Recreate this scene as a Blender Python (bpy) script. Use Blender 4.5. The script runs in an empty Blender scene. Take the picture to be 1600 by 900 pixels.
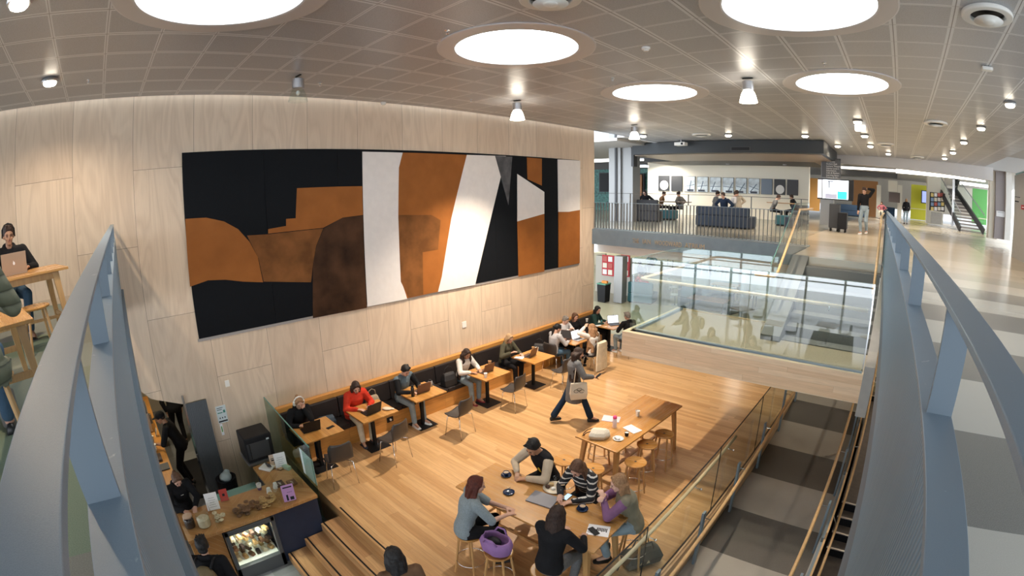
import bpy, math, random
from mathutils import Vector, Matrix
random.seed(7)
PI = math.pi
SC = bpy.context.scene
COL = SC.collection
# ---------------------------------------------------------------- camera model (fisheye lens, measured from straight edges)
K1, K3, K4 = (1.318724, -0.220581, 0.241477)
RC = Matrix(((0.723835, -0.122703, 0.678975), (0.68979, 0.151348, -0.708014), (-0.015886, 0.980835, 0.19419)))          # camera axes -> world axes
EYE = Vector((0.0, 0.0, 1.16))
UP, LOW, KIT = 0.0, -3.5, -4.1    # floor levels: concourse, timber platform, cafe floor
CEIL, WX = 3.05, -8.6             # ceiling height, plane of the plywood wall

def ray(px, py):
    dx, dy = (px - 800) / 1000., (py - 450) / 1000.
    r = max(math.hypot(dx, dy), 1e-9)
    th = K1 * r + K3 * r ** 3 + K4 * r ** 4
    s = math.sin(th) / r
    return RC @ Vector((dx * s, -dy * s, -math.cos(th)))
def P(px, py, z):
    d = ray(px, py); return EYE + d * ((z - EYE.z) / d.z)
def Q(px, py, y):
    d = ray(px, py); return EYE + d * (y / d.y)
def W(px, py, x=WX):
    d = ray(px, py); return EYE + d * (x / d.x)

# ---------------------------------------------------------------- materials
MAT = {}
def lin(c):
    if isinstance(c, str):
        c = [int(c[i:i + 2], 16) / 255. for i in (0, 2, 4)]
        c = [(v / 12.92 if v <= .04045 else ((v + .055) / 1.055) ** 2.4) for v in c]
    return (c[0], c[1], c[2], 1)
def M(name, col, rough=.6, metal=0., bump=0., bscale=60., var=0., vscale=8., coat=0., emit=0., spec=.5):
    if name in MAT: return MAT[name]
    m = bpy.data.materials.new(name); m.use_nodes = True
    n, l = m.node_tree.nodes, m.node_tree.links
    b = n['Principled BSDF']
    b.inputs['Base Color'].default_value = lin(col)
    b.inputs['Roughness'].default_value = rough
    b.inputs['Metallic'].default_value = metal
    b.inputs['Specular IOR Level'].default_value = spec
    if coat: b.inputs['Coat Weight'].default_value = coat; b.inputs['Coat Roughness'].default_value = .15
    if emit:
        b.inputs['Emission Color'].default_value = lin(col); b.inputs['Emission Strength'].default_value = emit
    if var or bump:
        tc = n.new('ShaderNodeTexCoord')
    if var:
        t = n.new('ShaderNodeTexNoise'); t.inputs['Scale'].default_value = vscale; t.inputs['Detail'].default_value = 4
        l.new(tc.outputs['Object'], t.inputs['Vector'])
        mx = n.new('ShaderNodeMix'); mx.data_type = 'RGBA'; mx.blend_type = 'MULTIPLY'
        mr = n.new('ShaderNodeMapRange'); mr.inputs['From Min'].default_value = .3; mr.inputs['From Max'].default_value = .7
        mr.inputs['To Min'].default_value = 1 - var; mr.inputs['To Max'].default_value = 1 + var * .6
        l.new(t.outputs['Fac'], mr.inputs['Value'])
        mx.inputs[0].default_value = 1; mx.inputs[6].default_value = lin(col)
        l.new(mr.outputs['Result'], mx.inputs[7]); l.new(mx.outputs[2], b.inputs['Base Color'])
    if bump:
        t2 = n.new('ShaderNodeTexNoise'); t2.inputs['Scale'].default_value = bscale; t2.inputs['Detail'].default_value = 3
        l.new(tc.outputs['Object'], t2.inputs['Vector'])
        bp = n.new('ShaderNodeBump'); bp.inputs['Strength'].default_value = bump; bp.inputs['Distance'].default_value = .02
        l.new(t2.outputs['Fac'], bp.inputs['Height']); l.new(bp.outputs['Normal'], b.inputs['Normal'])
    MAT[name] = m
    return m

class NT:
    """small helper for writing node trees"""
    def __init__(s, name, rough=.5, metal=0.):
        m = bpy.data.materials.new(name); m.use_nodes = True; MAT[name] = m
        s.m, s.n, s.l = m, m.node_tree.nodes, m.node_tree.links
        s.b = s.n['Principled BSDF']; s.b.inputs['Roughness'].default_value = rough; s.b.inputs['Metallic'].default_value = metal
        s.geo = s.n.new('ShaderNodeNewGeometry'); s.tc = s.n.new('ShaderNodeTexCoord')
    def sock(s, v, i):
        if isinstance(v, (int, float)): i.default_value = v
        elif isinstance(v, (tuple, list, str)):
            i.default_value = lin(v) if (isinstance(v, str) or len(v) == 4 or i.type == 'RGBA') else v
        else: s.l.new(v, i)
    def math(s, op, a, b=0., c=0.):
        k = s.n.new('ShaderNodeMath'); k.operation = op
        s.sock(a, k.inputs[0]); s.sock(b, k.inputs[1]); s.sock(c, k.inputs[2]); return k.outputs[0]
    def xyz(s, v):
        k = s.n.new('ShaderNodeSeparateXYZ'); s.l.new(v, k.inputs[0]); return k.outputs
    def vec(s, x, y, z):
        k = s.n.new('ShaderNodeCombineXYZ'); s.sock(x, k.inputs[0]); s.sock(y, k.inputs[1]); s.sock(z, k.inputs[2]); return k.outputs[0]
    def noise(s, v, scale, detail=3, dist=0., rough=.5):
        k = s.n.new('ShaderNodeTexNoise'); s.l.new(v, k.inputs['Vector']); k.inputs['Scale'].default_value = scale
        k.inputs['Detail'].default_value = detail; k.inputs['Distortion'].default_value = dist; k.inputs['Roughness'].default_value = rough
        return k.outputs['Fac']
    def white(s, v):
        k = s.n.new('ShaderNodeTexWhiteNoise'); k.noise_dimensions = '3D'; s.l.new(v, k.inputs['Vector']); return k.outputs['Value']
    def mix(s, f, a, b, mode='MIX'):
        k = s.n.new('ShaderNodeMix'); k.data_type = 'RGBA'; k.blend_type = mode
        s.sock(f, k.inputs[0]); s.sock(a, k.inputs[6]); s.sock(b, k.inputs[7]); return k.outputs[2]
    def ramp(s, f, stops):
        k = s.n.new('ShaderNodeValToRGB'); s.sock(f, k.inputs[0]); e = k.color_ramp.elements
        while len(e) < len(stops): e.new(.5)
        for q, (p, c) in zip(e, stops): q.position = p; q.color = lin(c)
        return k.outputs[0]
    def mr(s, v, a, b, c, d):
        k = s.n.new('ShaderNodeMapRange'); s.sock(v, k.inputs[0])
        for i, x in enumerate((a, b, c, d)): k.inputs[i + 1].default_value = x
        return k.outputs[0]
    def bump(s, h, st=.3, dist=.01):
        k = s.n.new('ShaderNodeBump'); k.inputs['Strength'].default_value = st; k.inputs['Distance'].default_value = dist
        s.l.new(h, k.inputs['Height']); s.l.new(k.outputs[0], s.b.inputs['Normal'])
    def color(s, c): s.sock(c, s.b.inputs['Base Color'])
    def rough(s, c): s.sock(c, s.b.inputs['Roughness'])

def wood(name, c1, c2, pw=.09, pl=1.6, ax=0, coords='Object', rough=.35, seam=.35, streak=0., grain=.25, side=1):
    """boards running along axis ax, laid out over axis `side`"""
    t = NT(name, rough)
    src = t.tc.outputs['Object'] if coords == 'Object' else t.geo.outputs['Position']
    X = t.xyz(src); u, v = X[ax], X[side]; w = X[3 - ax - side] if ax != side else X[2]
    row = t.math('FLOOR', t.math('DIVIDE', v, pw))
    off = t.white(t.vec(row, 3.3, 1.7))
    uu = t.math('ADD', t.math('DIVIDE', u, pl), t.math('MULTIPLY', off, 7.0))
    cell = t.math('FLOOR', uu)
    rnd = t.white(t.vec(row, cell, .5))
    g = t.noise(t.vec(t.math('MULTIPLY', u, 1.2), t.math('MULTIPLY', v, 22.), t.math('MULTIPLY', t.math('ADD', w, rnd), 22.)), 1.6, 5, .6, .6)
    col = t.mix(rnd, c1, c2)
    col = t.mix(t.mr(g, .3, .75, 0, grain), col, (.12, .05, .015, 1))
    if streak:
        sk = t.noise(t.vec(t.math('MULTIPLY', u, .8), t.math('MULTIPLY', v, 14.), t.math('MULTIPLY', rnd, 9.)), 2.0, 4, 1.2, .7)
        col = t.mix(t.mr(sk, .66, .8, 0, streak), col, (.06, .028, .01, 1))
    fv = t.math('FRACT', t.math('DIVIDE', v, pw)); fu = t.math('FRACT', uu)
    e1 = t.math('LESS_THAN', fv, .028); e2 = t.math('LESS_THAN', fu, .003 / pl * 1.5)
    col = t.mix(t.math('MULTIPLY', t.math('MAXIMUM', e1, e2), seam), col, (.05, .025, .01, 1))
    t.color(col); t.rough(t.mr(g, 0, 1, rough - .06, rough + .1))
    return t.m

# ---------------------------------------------------------------- meshes
def frame(d):
    d = Vector(d).normalized(); a = Vector((0, 0, 1)) if abs(d.z) < .9 else Vector((1, 0, 0))
    x = a.cross(d).normalized(); return x, d.cross(x), d
class MB:
    def __init__(s): s.v, s.f, s.mi, s.cur = [], [], [], 0
    def add(s, vs, fs):
        k = len(s.v); s.v += [tuple(p) for p in vs]; s.f += [tuple(i + k for i in f) for f in fs]; s.mi += [s.cur] * len(fs); return s
    def mat(s, i): s.cur = i; return s
    def box(s, c, d, rz=0, rx=0, ry=0, R=None, taper=1.):
        R = R or (Matrix.Rotation(rz, 3, 'Z') @ Matrix.Rotation(ry, 3, 'Y') @ Matrix.Rotation(rx, 3, 'X'))
        h = Vector(d) / 2; c = Vector(c); vs = []
        for z in (-1, 1):
            for x, y in ((-1, -1), (1, -1), (1, 1), (-1, 1)):
                k = taper if z > 0 else 1
                vs.append(c + R @ Vector((x * h.x * k, y * h.y * k, z * h.z)))
        return s.add(vs, [(3, 2, 1, 0), (4, 5, 6, 7), (0, 1, 5, 4), (1, 2, 6, 5), (2, 3, 7, 6), (3, 0, 4, 7)])
    def bb(s, x0, x1, y0, y1, z0, z1): return s.box(((x0 + x1) / 2, (y0 + y1) / 2, (z0 + z1) / 2), (abs(x1 - x0), abs(y1 - y0), abs(z1 - z0)))
    def rings(s, R, cap=True, close=False):
        n = len(R[0]); k = len(s.v); fs = []
        for r in R: s.v += [tuple(p) for p in r]
        m = len(R)
        for i in range(m if close else m - 1):
            a, b = k + i * n, k + ((i + 1) % m) * n
            for j in range(n): fs.append((a + j, a + (j + 1) % n, b + (j + 1) % n, b + j))
        if cap and not close:
            fs.append(tuple(k + j for j in range(n))[::-1]); fs.append(tuple(k + (m - 1) * n + j for j in range(n)))
        s.f += fs; s.mi += [s.cur] * len(fs); return s
    def cyl(s, a, b, r, r2=None, n=12):
        a, b = Vector(a), Vector(b); x, y, _ = frame(b - a); r2 = r if r2 is None else r2
        cs = [(math.cos(2 * PI * i / n), math.sin(2 * PI * i / n)) for i in range(n)]
        return s.rings([[p + x * c * q + y * d * q for c, d in cs] for p, q in ((a, r), (b, r2))])
    def bar(s, a, b, w, h, up=(0, 0, 1)):
        a, b = Vector(a), Vector(b); d = (b - a).normalized(); u = Vector(up)
        x = d.cross(u).normalized(); y = x.cross(d)
        return s.rings([[p + x * i * w / 2 + y * j * h / 2 for i, j in ((-1, -1), (1, -1), (1, 1), (-1, 1))] for p in (a, b)])
    def tube(s, pts, r, n=8, cap=True):
        pts = [Vector(p) for p in pts]; R = []; x = None
        for i, p in enumerate(pts):
            d = (pts[min(i + 1, len(pts) - 1)] - pts[max(i - 1, 0)]).normalized()
            if x is None: x, y, _ = frame(d)
            else: x = (x - d * x.dot(d)).normalized(); y = d.cross(x)
            q = r[i] if isinstance(r, (list, tuple)) else r
            R.append([p + x * math.cos(2 * PI * j / n) * q + y * math.sin(2 * PI * j / n) * q for j in range(n)])
        return s.rings(R, cap)
    def lathe(s, prof, c=(0, 0, 0), n=20, R=None):
        c = Vector(c); R = R or Matrix.Identity(3)
        return s.rings([[c + R @ Vector((r * math.cos(2 * PI * j / n), r * math.sin(2 * PI * j / n), z)) for j in range(n)] for r, z in prof])
    def torus(s, c, r, q, n=24, k=8):
        c = Vector(c)
        return s.rings([[c + Vector(((r + q * math.cos(2 * PI * j / k)) * math.cos(2 * PI * i / n), (r + q * math.cos(2 * PI * j / k)) * math.sin(2 * PI * i / n), q * math.sin(2 * PI * j / k))) for j in range(k)] for i in range(n)], False, True)
    def ell(s, c, r, n=12, m=8, R=None):
        c = Vector(c); R = R or Matrix.Identity(3); rr = []
        for i in range(m + 1):
            t = -PI / 2 + PI * (i if 0 < i < m else (i + (.02 if i == 0 else -.02))) / m
            rr.append([c + R @ Vector((r[0] * math.cos(t) * math.cos(2 * PI * j / n), r[1] * math.cos(t) * math.sin(2 * PI * j / n), r[2] * math.sin(t))) for j in range(n)])
        return s.rings(rr)
    def prism(s, poly, a, b, axis=2):
        """poly: 2-D outline extruded along an axis from a to b"""
        def p3(p, h): q = [p[0], p[1]]; q.insert(axis, h); return q
        return s.rings([[p3(p, a) for p in poly], [p3(p, b) for p in poly]])
    def cap(s, a, b, ra, rb, n=10):
        """tapered capsule"""
        a, b = Vector(a), Vector(b); d = b - a
        if d.length < 1e-6: d = Vector((0, 0, 1e-4))
        x, y, z = frame(d); R = []
        for k in range(4):
            t = PI / 2 * (1 - (k + .15) / 4); R.append((a - z * ra * math.sin(t), ra * math.cos(t)))
        R.append((a, ra)); R.append((b, rb))
        for k in range(4):
            t = PI / 2 * ((k + .85) / 4); R.append((b + z * rb * math.sin(t), rb * math.cos(t)))
        return s.rings([[p + x * q * math.cos(2 * PI * j / n) + y * q * math.sin(2 * PI * j / n) for j in range(n)] for p, q in R])
    def mesh(s, name, mats, smooth=False):
        me = bpy.data.meshes.new(name); me.from_pydata(s.v, [], s.f)
        for m in mats: me.materials.append(m)
        if len(mats) > 1: me.polygons.foreach_set('material_index', s.mi)
        if smooth: me.polygons.foreach_set('use_smooth', [True] * len(me.polygons))
        me.update(); return me
    def build(s, name, mat, parent=None, smooth=False, bevel=0, seg=2):
        mats = mat if isinstance(mat, (list, tuple)) else [mat]
        o = bpy.data.objects.new(name, s.mesh(name, mats, smooth)); COL.objects.link(o)
        if parent: o.parent = parent
        if bevel:
            b = o.modifiers.new('b', 'BEVEL'); b.width = bevel; b.segments = seg; b.limit_method = 'ANGLE'; b.angle_limit = .7
        return o
def tag(o, label, cat, group=None, loc=None, rz=None):
    o['label'] = label; o['category'] = cat
    if group: o['group'] = group
    if loc is not None: o.location = loc
    if rz is not None: o.rotation_euler = (0, 0, rz)
    return o
def thing(name, label, cat, loc=(0, 0, 0), rz=0, group=None):
    o = bpy.data.objects.new(name, None); COL.objects.link(o); o.empty_display_size = .1
    return tag(o, label, cat, group, loc, rz)
def struct(name, mb, mat, **k):
    o = mb.build(name, mat, **k); o['kind'] = 'structure'; return o
def dup(root, loc, rz=0, label=None, group=None):
    def cp(o, par):
        c = o.copy(); COL.objects.link(c); c.parent = par
        for ch in list(o.children): cp(ch, c)
        return c
    r = cp(root, None); r.location = loc; r.rotation_euler = (0, 0, rz)
    if label: r['label'] = label
    if group: r['group'] = group
    return r
class Maker:
    """first call places the original, later calls place copies of it and its parts"""
    def __init__(s, fn): s.fn, s.o = fn, None
    def __call__(s, loc, rz, label, group=None):
        if s.o is None:
            s.o = s.fn(); s.o.location = loc; s.o.rotation_euler = (0, 0, rz); s.o['label'] = label
            if group: s.o['group'] = group
            return s.o
        return dup(s.o, loc, rz, label, group)
def remesh(mb, name, mat, parent, voxel=.012, smooth=2, disp=0.):
    me = mb.mesh(name + '_raw', [mat]); o = bpy.data.objects.new(name, me); COL.objects.link(o)
    r = o.modifiers.new('r', 'REMESH'); r.mode = 'VOXEL'; r.voxel_size = voxel; r.use_smooth_shade = True
    if smooth: q = o.modifiers.new('s', 'SMOOTH'); q.iterations = smooth; q.factor = .5
    dg = bpy.context.evaluated_depsgraph_get()
    nm = bpy.data.meshes.new_from_object(o.evaluated_get(dg)); nm.name = name
    o.modifiers.clear(); o.data = nm; bpy.data.meshes.remove(me)
    if not nm.materials: nm.materials.append(mat)
    if parent: o.parent = parent
    return o
def text(name, s, size, mat, parent, loc, rot, ext=.002, align='CENTER', xs=1.):
    cu = bpy.data.curves.new(name, 'FONT'); cu.body = s; cu.size = size; cu.extrude = ext; cu.align_x = align; cu.resolution_u = 2
    cu.space_line = 1.0
    t = bpy.data.objects.new(name + '_t', cu); COL.objects.link(t)
    dg = bpy.context.evaluated_depsgraph_get(); me = bpy.data.meshes.new_from_object(t.evaluated_get(dg)); bpy.data.objects.remove(t)
    me.materials.clear(); me.materials.append(mat)
    o = bpy.data.objects.new(name, me); COL.objects.link(o)
    if parent: o.parent = parent
    o.location = loc; o.rotation_euler = rot; o.scale = (xs, 1, 1)
    return o

# ================================================================ materials of the room
def mk_ply():
    t = NT('plywood', .55); X = t.xyz(t.geo.outputs['Position']); y, z = X[1], X[2]
    ry = t.math('DIVIDE', t.math('SUBTRACT', y, .45), 1.06); col = t.math('FLOOR', ry)
    par = t.math('MULTIPLY', t.math('FRACT', t.math('MULTIPLY', t.math('ADD', col, 100), .5)), 2.0)
    rz = t.math('ADD', t.math('DIVIDE', t.math('SUBTRACT', z, -.53), 2.41), t.math('MULTIPLY', par, .5))
    rnd = t.white(t.vec(col, t.math('FLOOR', rz), 2.))
    w = t.vec(t.math('MULTIPLY', y, 1.0), t.math('MULTIPLY', rnd, 31.), t.math('MULTIPLY', z, .16))
    n1 = t.noise(w, 2.2, 3, .8, .5)
    fig = t.math('PINGPONG', t.math('MULTIPLY', n1, 14.), 1.0)
    fine = t.noise(t.vec(t.math('MULTIPLY', y, 40), rnd, t.math('MULTIPLY', z, 1.2)), 2.5, 3)
    c = t.mix(rnd, (.63, .49, .36, 1), (.71, .57, .43, 1))
    c = t.mix(t.mr(fig, .2, 1, .0, .42), c, (.50, .37, .26, 1))
    c = t.mix(t.mr(fine, .35, .7, 0, .2), c, (.45, .34, .25, 1))
    fy = t.math('FRACT', ry); fz = t.math('FRACT', rz)
    e = t.math('MAXIMUM', t.math('LESS_THAN', fy, .006), t.math('LESS_THAN', fz, .0028))
    t.color(t.mix(t.math('MULTIPLY', e, .8), c, (.12, .09, .07, 1))); return t.m
PLY = mk_ply()
def mk_ceil():
    t = NT('ceiling_tile', .36, .1); X = t.xyz(t.geo.outputs['Position'])
    fx = t.math('FRACT', t.math('DIVIDE', t.math('SUBTRACT', X[0], .12), .69)); fy = t.math('FRACT', t.math('DIVIDE', t.math('ADD', X[1], .08), .622))
    def edge(f, w):
        return t.math('GREATER_THAN', t.math('ABSOLUTE', t.math('SUBTRACT', f, .5)), .5 - w)
    fr = t.math('MAXIMUM', edge(fx, .06), edge(fy, .035)); seam = t.math('MAXIMUM', edge(fx, .009), edge(fy, .005))
    vor = t.n.new('ShaderNodeTexVoronoi'); vor.inputs['Scale'].default_value = 70; t.l.new(t.geo.outputs['Position'], vor.inputs['Vector'])
    dots = t.math('LESS_THAN', vor.outputs['Distance'], .35)
    rn = t.white(t.vec(t.math('FLOOR', t.math('DIVIDE', t.math('SUBTRACT', X[0], .12), .69)), t.math('FLOOR', t.math('DIVIDE', t.math('ADD', X[1], .08), .622)), 0.))
    field = t.mix(rn, (.42, .43, .46, 1), (.475, .485, .515, 1))
    c = t.mix(t.math('MULTIPLY', dots, .22), field, (.10, .085, .08, 1))
    c = t.mix(fr, c, (.68, .69, .72, 1)); c = t.mix(t.math('MULTIPLY', seam, .75), c, (.08, .07, .065, 1))
    t.color(c); t.bump(t.math('SUBTRACT', fr, seam), .25, .004); return t.m
CEILM = mk_ceil()
FLOORW = wood('timber_floor', (.52, .295, .125, 1), (.70, .44, .215, 1), .085, 2.2, 0, 'W', .28, .3, .75, .35)
STEPW = wood('step_timber', (.50, .27, .12, 1), (.66, .40, .19, 1), .14, 2.6, 0, 'W', .34, .3, .5, .4)
FASCW = wood('pale_timber', (.76, .52, .32, 1), (.85, .64, .43, 1), .085, 2.4, 0, 'W', .4, .3, .6, .25, 2)
RAMPW = wood('ramp_timber', (.60, .38, .20, 1), (.70, .48, .28, 1), .1, 2.4, 1, 'W', .4, .3, .3, .3, 2)
BENW = wood('bench_plywood', (.60, .27, .06, 1), (.68, .33, .09, 1), 1.2, 2.4, 1, 'W', .35, .4, 0, .45, 2)
TABW = wood('oak_top', (.52, .24, .06, 1), (.64, .33, .10, 1), .06, .9, 0, 'Object', .28, .25, 0, .35)
OAK = wood('oak', (.55, .31, .12, 1), (.62, .37, .16, 1), .5, 3., 2, 'Object', .35, 0, 0, .3)
OAKT = wood('oak_wide_top', (.54, .265, .075, 1), (.62, .33, .11, 1), .11, 2.2, 0, 'Object', .25, .15, 0, .35)
RAILW = M('rail_timber', (.66, .42, .20), .35, var=.12, vscale=14)
PRAIL = M('pale_rail', (.74, .60, .40), .3, var=.06)
STEEL = M('painted_steel', (.20, .265, .32), .42, .0, bump=.12, bscale=250, var=.08, vscale=5)
def mk_rail():
    t = NT('worn_grey_paint', .42, .0); p = t.geo.outputs['Position']
    n = t.noise(p, 900, 2); s = t.noise(p, 24, 4, .5, .6)
    c = t.mix(t.mr(n, .3, .7, 0, .35), (.20, .265, .33, 1), (.30, .365, .43, 1))
    c = t.mix(t.mr(s, .68, .74, 0, .6), c, (.55, .60, .63, 1)); t.color(c); t.bump(n, .12, .001); return t.m
RAILM = mk_rail()
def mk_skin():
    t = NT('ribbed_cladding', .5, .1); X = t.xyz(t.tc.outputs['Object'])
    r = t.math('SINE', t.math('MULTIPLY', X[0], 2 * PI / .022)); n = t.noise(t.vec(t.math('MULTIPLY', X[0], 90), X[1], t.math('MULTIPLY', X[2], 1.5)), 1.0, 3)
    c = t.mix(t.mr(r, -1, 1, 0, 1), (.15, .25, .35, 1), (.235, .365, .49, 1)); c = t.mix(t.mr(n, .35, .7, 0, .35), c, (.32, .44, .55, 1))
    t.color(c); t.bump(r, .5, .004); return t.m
SKIN_CL = mk_skin()
def carpet(name, a, b, axis, o, w, speck=.25, rough=.8, k=None):
    t = NT(name, rough); X = t.xyz(t.geo.outputs['Position'])
    f = t.math('DIVIDE', t.math('SUBTRACT', X[axis], o), w); ce = t.math('FLOOR', f)
    par = t.math('MULTIPLY', t.math('FRACT', t.math('MULTIPLY', t.math('ADD', ce, 200), .5)), 2.0)
    sp = t.noise(t.geo.outputs['Position'], 260, 2, 0, .8); lf = t.noise(t.geo.outputs['Position'], 1.3, 3)
    c = t.mix(par, a, b); c = t.mix(t.mr(sp, .35, .65, -speck, speck), c, (.75, .72, .66, 1))
    c = t.mix(t.mr(lf, .4, .7, 0, .2), c, (.15, .14, .12, 1)); t.color(c); t.bump(sp, .2, .003); return t
def mk_conc():
    t = NT('concourse_floor', .26); pos = t.geo.outputs['Position']; X = t.xyz(pos)
    f = t.math('DIVIDE', t.math('SUBTRACT', X[1], 1.9), .97); par = t.math('MULTIPLY', t.math('FRACT', t.math('MULTIPLY', t.math('ADD', t.math('FLOOR', f), 200), .5)), 2.0)
    sp = t.noise(pos, 260, 2, 0, .8); near = t.mix(par, (.15, .145, .13, 1), (.42, .40, .35, 1)); near = t.mix(t.mr(sp, .35, .65, -.2, .25), near, (.75, .72, .66, 1))
    rn = t.white(t.vec(t.math('FLOOR', t.math('DIVIDE', X[0], 3.3)), t.math('FLOOR', t.math('DIVIDE', X[1], 1.45)), 2.))
    far_ = t.mix(rn, (.40, .34, .25, 1), (.56, .49, .38, 1)); k = t.mr(X[1], 7.5, 11.5, 0, 1)
    lounge = t.mix(rn, (.20, .20, .16, 1), (.40, .37, .30, 1)); far_ = t.mix(t.math('LESS_THAN', X[0], -2.6), far_, lounge)
    t.color(t.mix(k, near, far_)); t.rough(t.mr(X[1], 3.5, 8, .55, .2)); return t.m
CONC = mk_conc()
RAMPC = carpet('striped_ramp_carpet', (.36, .33, .29, 1), (.10, .088, .078, 1), 1, 2.55, 1.13, .12, .75).m
def patch(name, cols, sx, sy, ox=0, oy=0, rough=.75, sp=.2):
    t = NT(name, rough); X = t.xyz(t.geo.outputs['Position'])
    rn = t.white(t.vec(t.math('FLOOR', t.math('DIVIDE', t.math('SUBTRACT', X[0], ox), sx)), t.math('FLOOR', t.math('DIVIDE', t.math('SUBTRACT', X[1], oy), sy)), 4.))
    n = t.noise(t.geo.outputs['Position'], 220, 2, 0, .8)
    c = t.ramp(rn, [(i / (len(cols) - 1.), q) for i, q in enumerate(cols)])
    t.color(t.mix(t.mr(n, .35, .65, 0, sp), c, (.6, .6, .55, 1))); t.bump(n, .2, .003); return t.m
LCARP = patch('left_carpet', [(.10, .16, .09, 1), (.17, .19, .16, 1), (.14, .13, .11, 1), (.13, .21, .10, 1)], .9, .9, rough=.8)
CAFEF = patch('cafe_floor_tiles', [(.10, .11, .12, 1), (.20, .21, .22, 1), (.13, .14, .15, 1)], .5, .5, .05, .1)
LOWF = patch('lower_lounge_floor', [(.30, .27, .15, 1), (.44, .41, .28, 1), (.20, .18, .13, 1)], 2.6, 1.9, rough=.3, sp=.08)
GREYC = M('grey_stair_carpet', (.17, .175, .165), .85, bump=.3, bscale=300, var=.15, vscale=200)
LANDC = M('landing_floor', (.36, .31, .22), .3, var=.35, vscale=60)
BRN = M('brown_landing', (.16, .13, .115), .7, var=.15)
BLK = M('black', (.010, .010, .012), .5, spec=.25); DARK = M('charcoal', (.035, .036, .04), .5)
WHT = M('white_paint', (.80, .78, .74), .5); CREAM = M('cream_wall', (.80, .75, .64), .5)
GREYW = M('grey_wall', (.33, .32, .30), .45, var=.06); COLG = M('column_grey', (.25, .25, .25), .4, .3)
CHROME = M('chrome', (.75, .75, .76), .18, 1.); PAPER = M('white_paper', (.85, .84, .86), .6)
def glass(name, tint, gl=1.0, al=.05):
    """thin architectural glass: clear, with a mirror-like sheen that grows towards grazing view"""
    m = bpy.data.materials.new(name); m.use_nodes = True; n, l = m.node_tree.nodes, m.node_tree.links; n.clear()
    o = n.new('ShaderNodeOutputMaterial'); tr = n.new('ShaderNodeBsdfTransparent'); g = n.new('ShaderNodeBsdfGlossy'); mx = n.new('ShaderNodeMixShader')
    lw = n.new('ShaderNodeLayerWeight'); lw.inputs[0].default_value = .5; ge = n.new('ShaderNodeNewGeometry')
    tr.inputs[0].default_value = lin(tint); g.inputs['Roughness'].default_value = .015
    pw = n.new('ShaderNodeMath'); pw.operation = 'POWER'; pw.inputs[1].default_value = 4.5; l.new(lw.outputs['Facing'], pw.inputs[0])
    k = n.new('ShaderNodeMath'); k.operation = 'MULTIPLY_ADD'; k.inputs[1].default_value = .7 * gl; k.inputs[2].default_value = al; k.use_clamp = True; l.new(pw.outputs[0], k.inputs[0])
    bf = n.new('ShaderNodeMath'); bf.operation = 'SUBTRACT'; bf.inputs[0].default_value = 1; l.new(ge.outputs['Backfacing'], bf.inputs[1])
    mu = n.new('ShaderNodeMath'); mu.operation = 'MULTIPLY'; l.new(k.outputs[0], mu.inputs[0]); l.new(bf.outputs[0], mu.inputs[1])
    l.new(mu.outputs[0], mx.inputs[0]); l.new(tr.outputs[0], mx.inputs[1]); l.new(g.outputs[0], mx.inputs[2]); l.new(mx.outputs[0], o.inputs[0])
    return m
GLASS = glass('clear_glass', (.93, .965, .95)); GLASSL = glass('landing_glass', (.90, .95, .94), 1., .17); GLASSE = M('glass_edge', (.10, .24, .21), .1)
GLASSC = glass('case_glass', (.96, .98, .97), .8, .04)

# ================================================================ shell
struct('floor_concourse', MB().bb(.20, 12, -6, 60, -.34, 0).bb(-2.0, .20, 10.35, 60, -.34, 0).prism([(-30, 14.5), (-2.0, 12.15), (-2.0, 60), (-30, 60)], -.34, 0), CONC)
struct('floor_left', MB().bb(WX, .20, -6, -.15, -.34, 0), LCARP)
struct('floor_timber', MB().bb(WX, -1.86, 2.45, 13.4, -4.2, LOW), FLOORW)
struct('floor_lower', MB().bb(-20, 6, 13.4, 45, -3.7, LOW - .002), LOWF)
struct('floor_cafe', MB().bb(-14, 3, -1.6, 2.45, -4.3, KIT).bb(-14, WX - .02, 2.45, 5, -4.3, KIT), CAFEF)
# steps down to the cafe floor, dark strips near each nosing
def steps_mesh():
    m = MB()
    for i in range(1, 4): m.bb(-6.2, -1.86, 2.45 - .33 * i, 2.45 - .33 * (i - 1), -4.1, LOW - .15 * i)
    m.mat(1)
    for i in range(0, 4): m.bb(-6.2, -1.86, 2.45 - .33 * i + .035, 2.45 - .33 * i + .06, LOW - .15 * i - .02, LOW - .15 * i + .003)
    return m
o = struct('floor_steps', steps_mesh(), [STEPW, BLK])
def ramp_mesh():
    m = MB(); pr = [(13.4, -3.5), (12.6, -3.5), (4.0, -4.1), (-6, -4.1), (-6, -4.3), (13.4, -4.3)]
    m.prism(pr, -1.84, -.12, 0); return m
struct('floor_ramp', ramp_mesh(), RAMPC)
struct('trim_ramp_side', MB().bb(-1.86, -1.835, 2.45, 13.4, -4.2, LOW + .004).bb(-1.835, -1.80, 2.45, 13.4, LOW - .30, LOW - .02), RAMPW)
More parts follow.
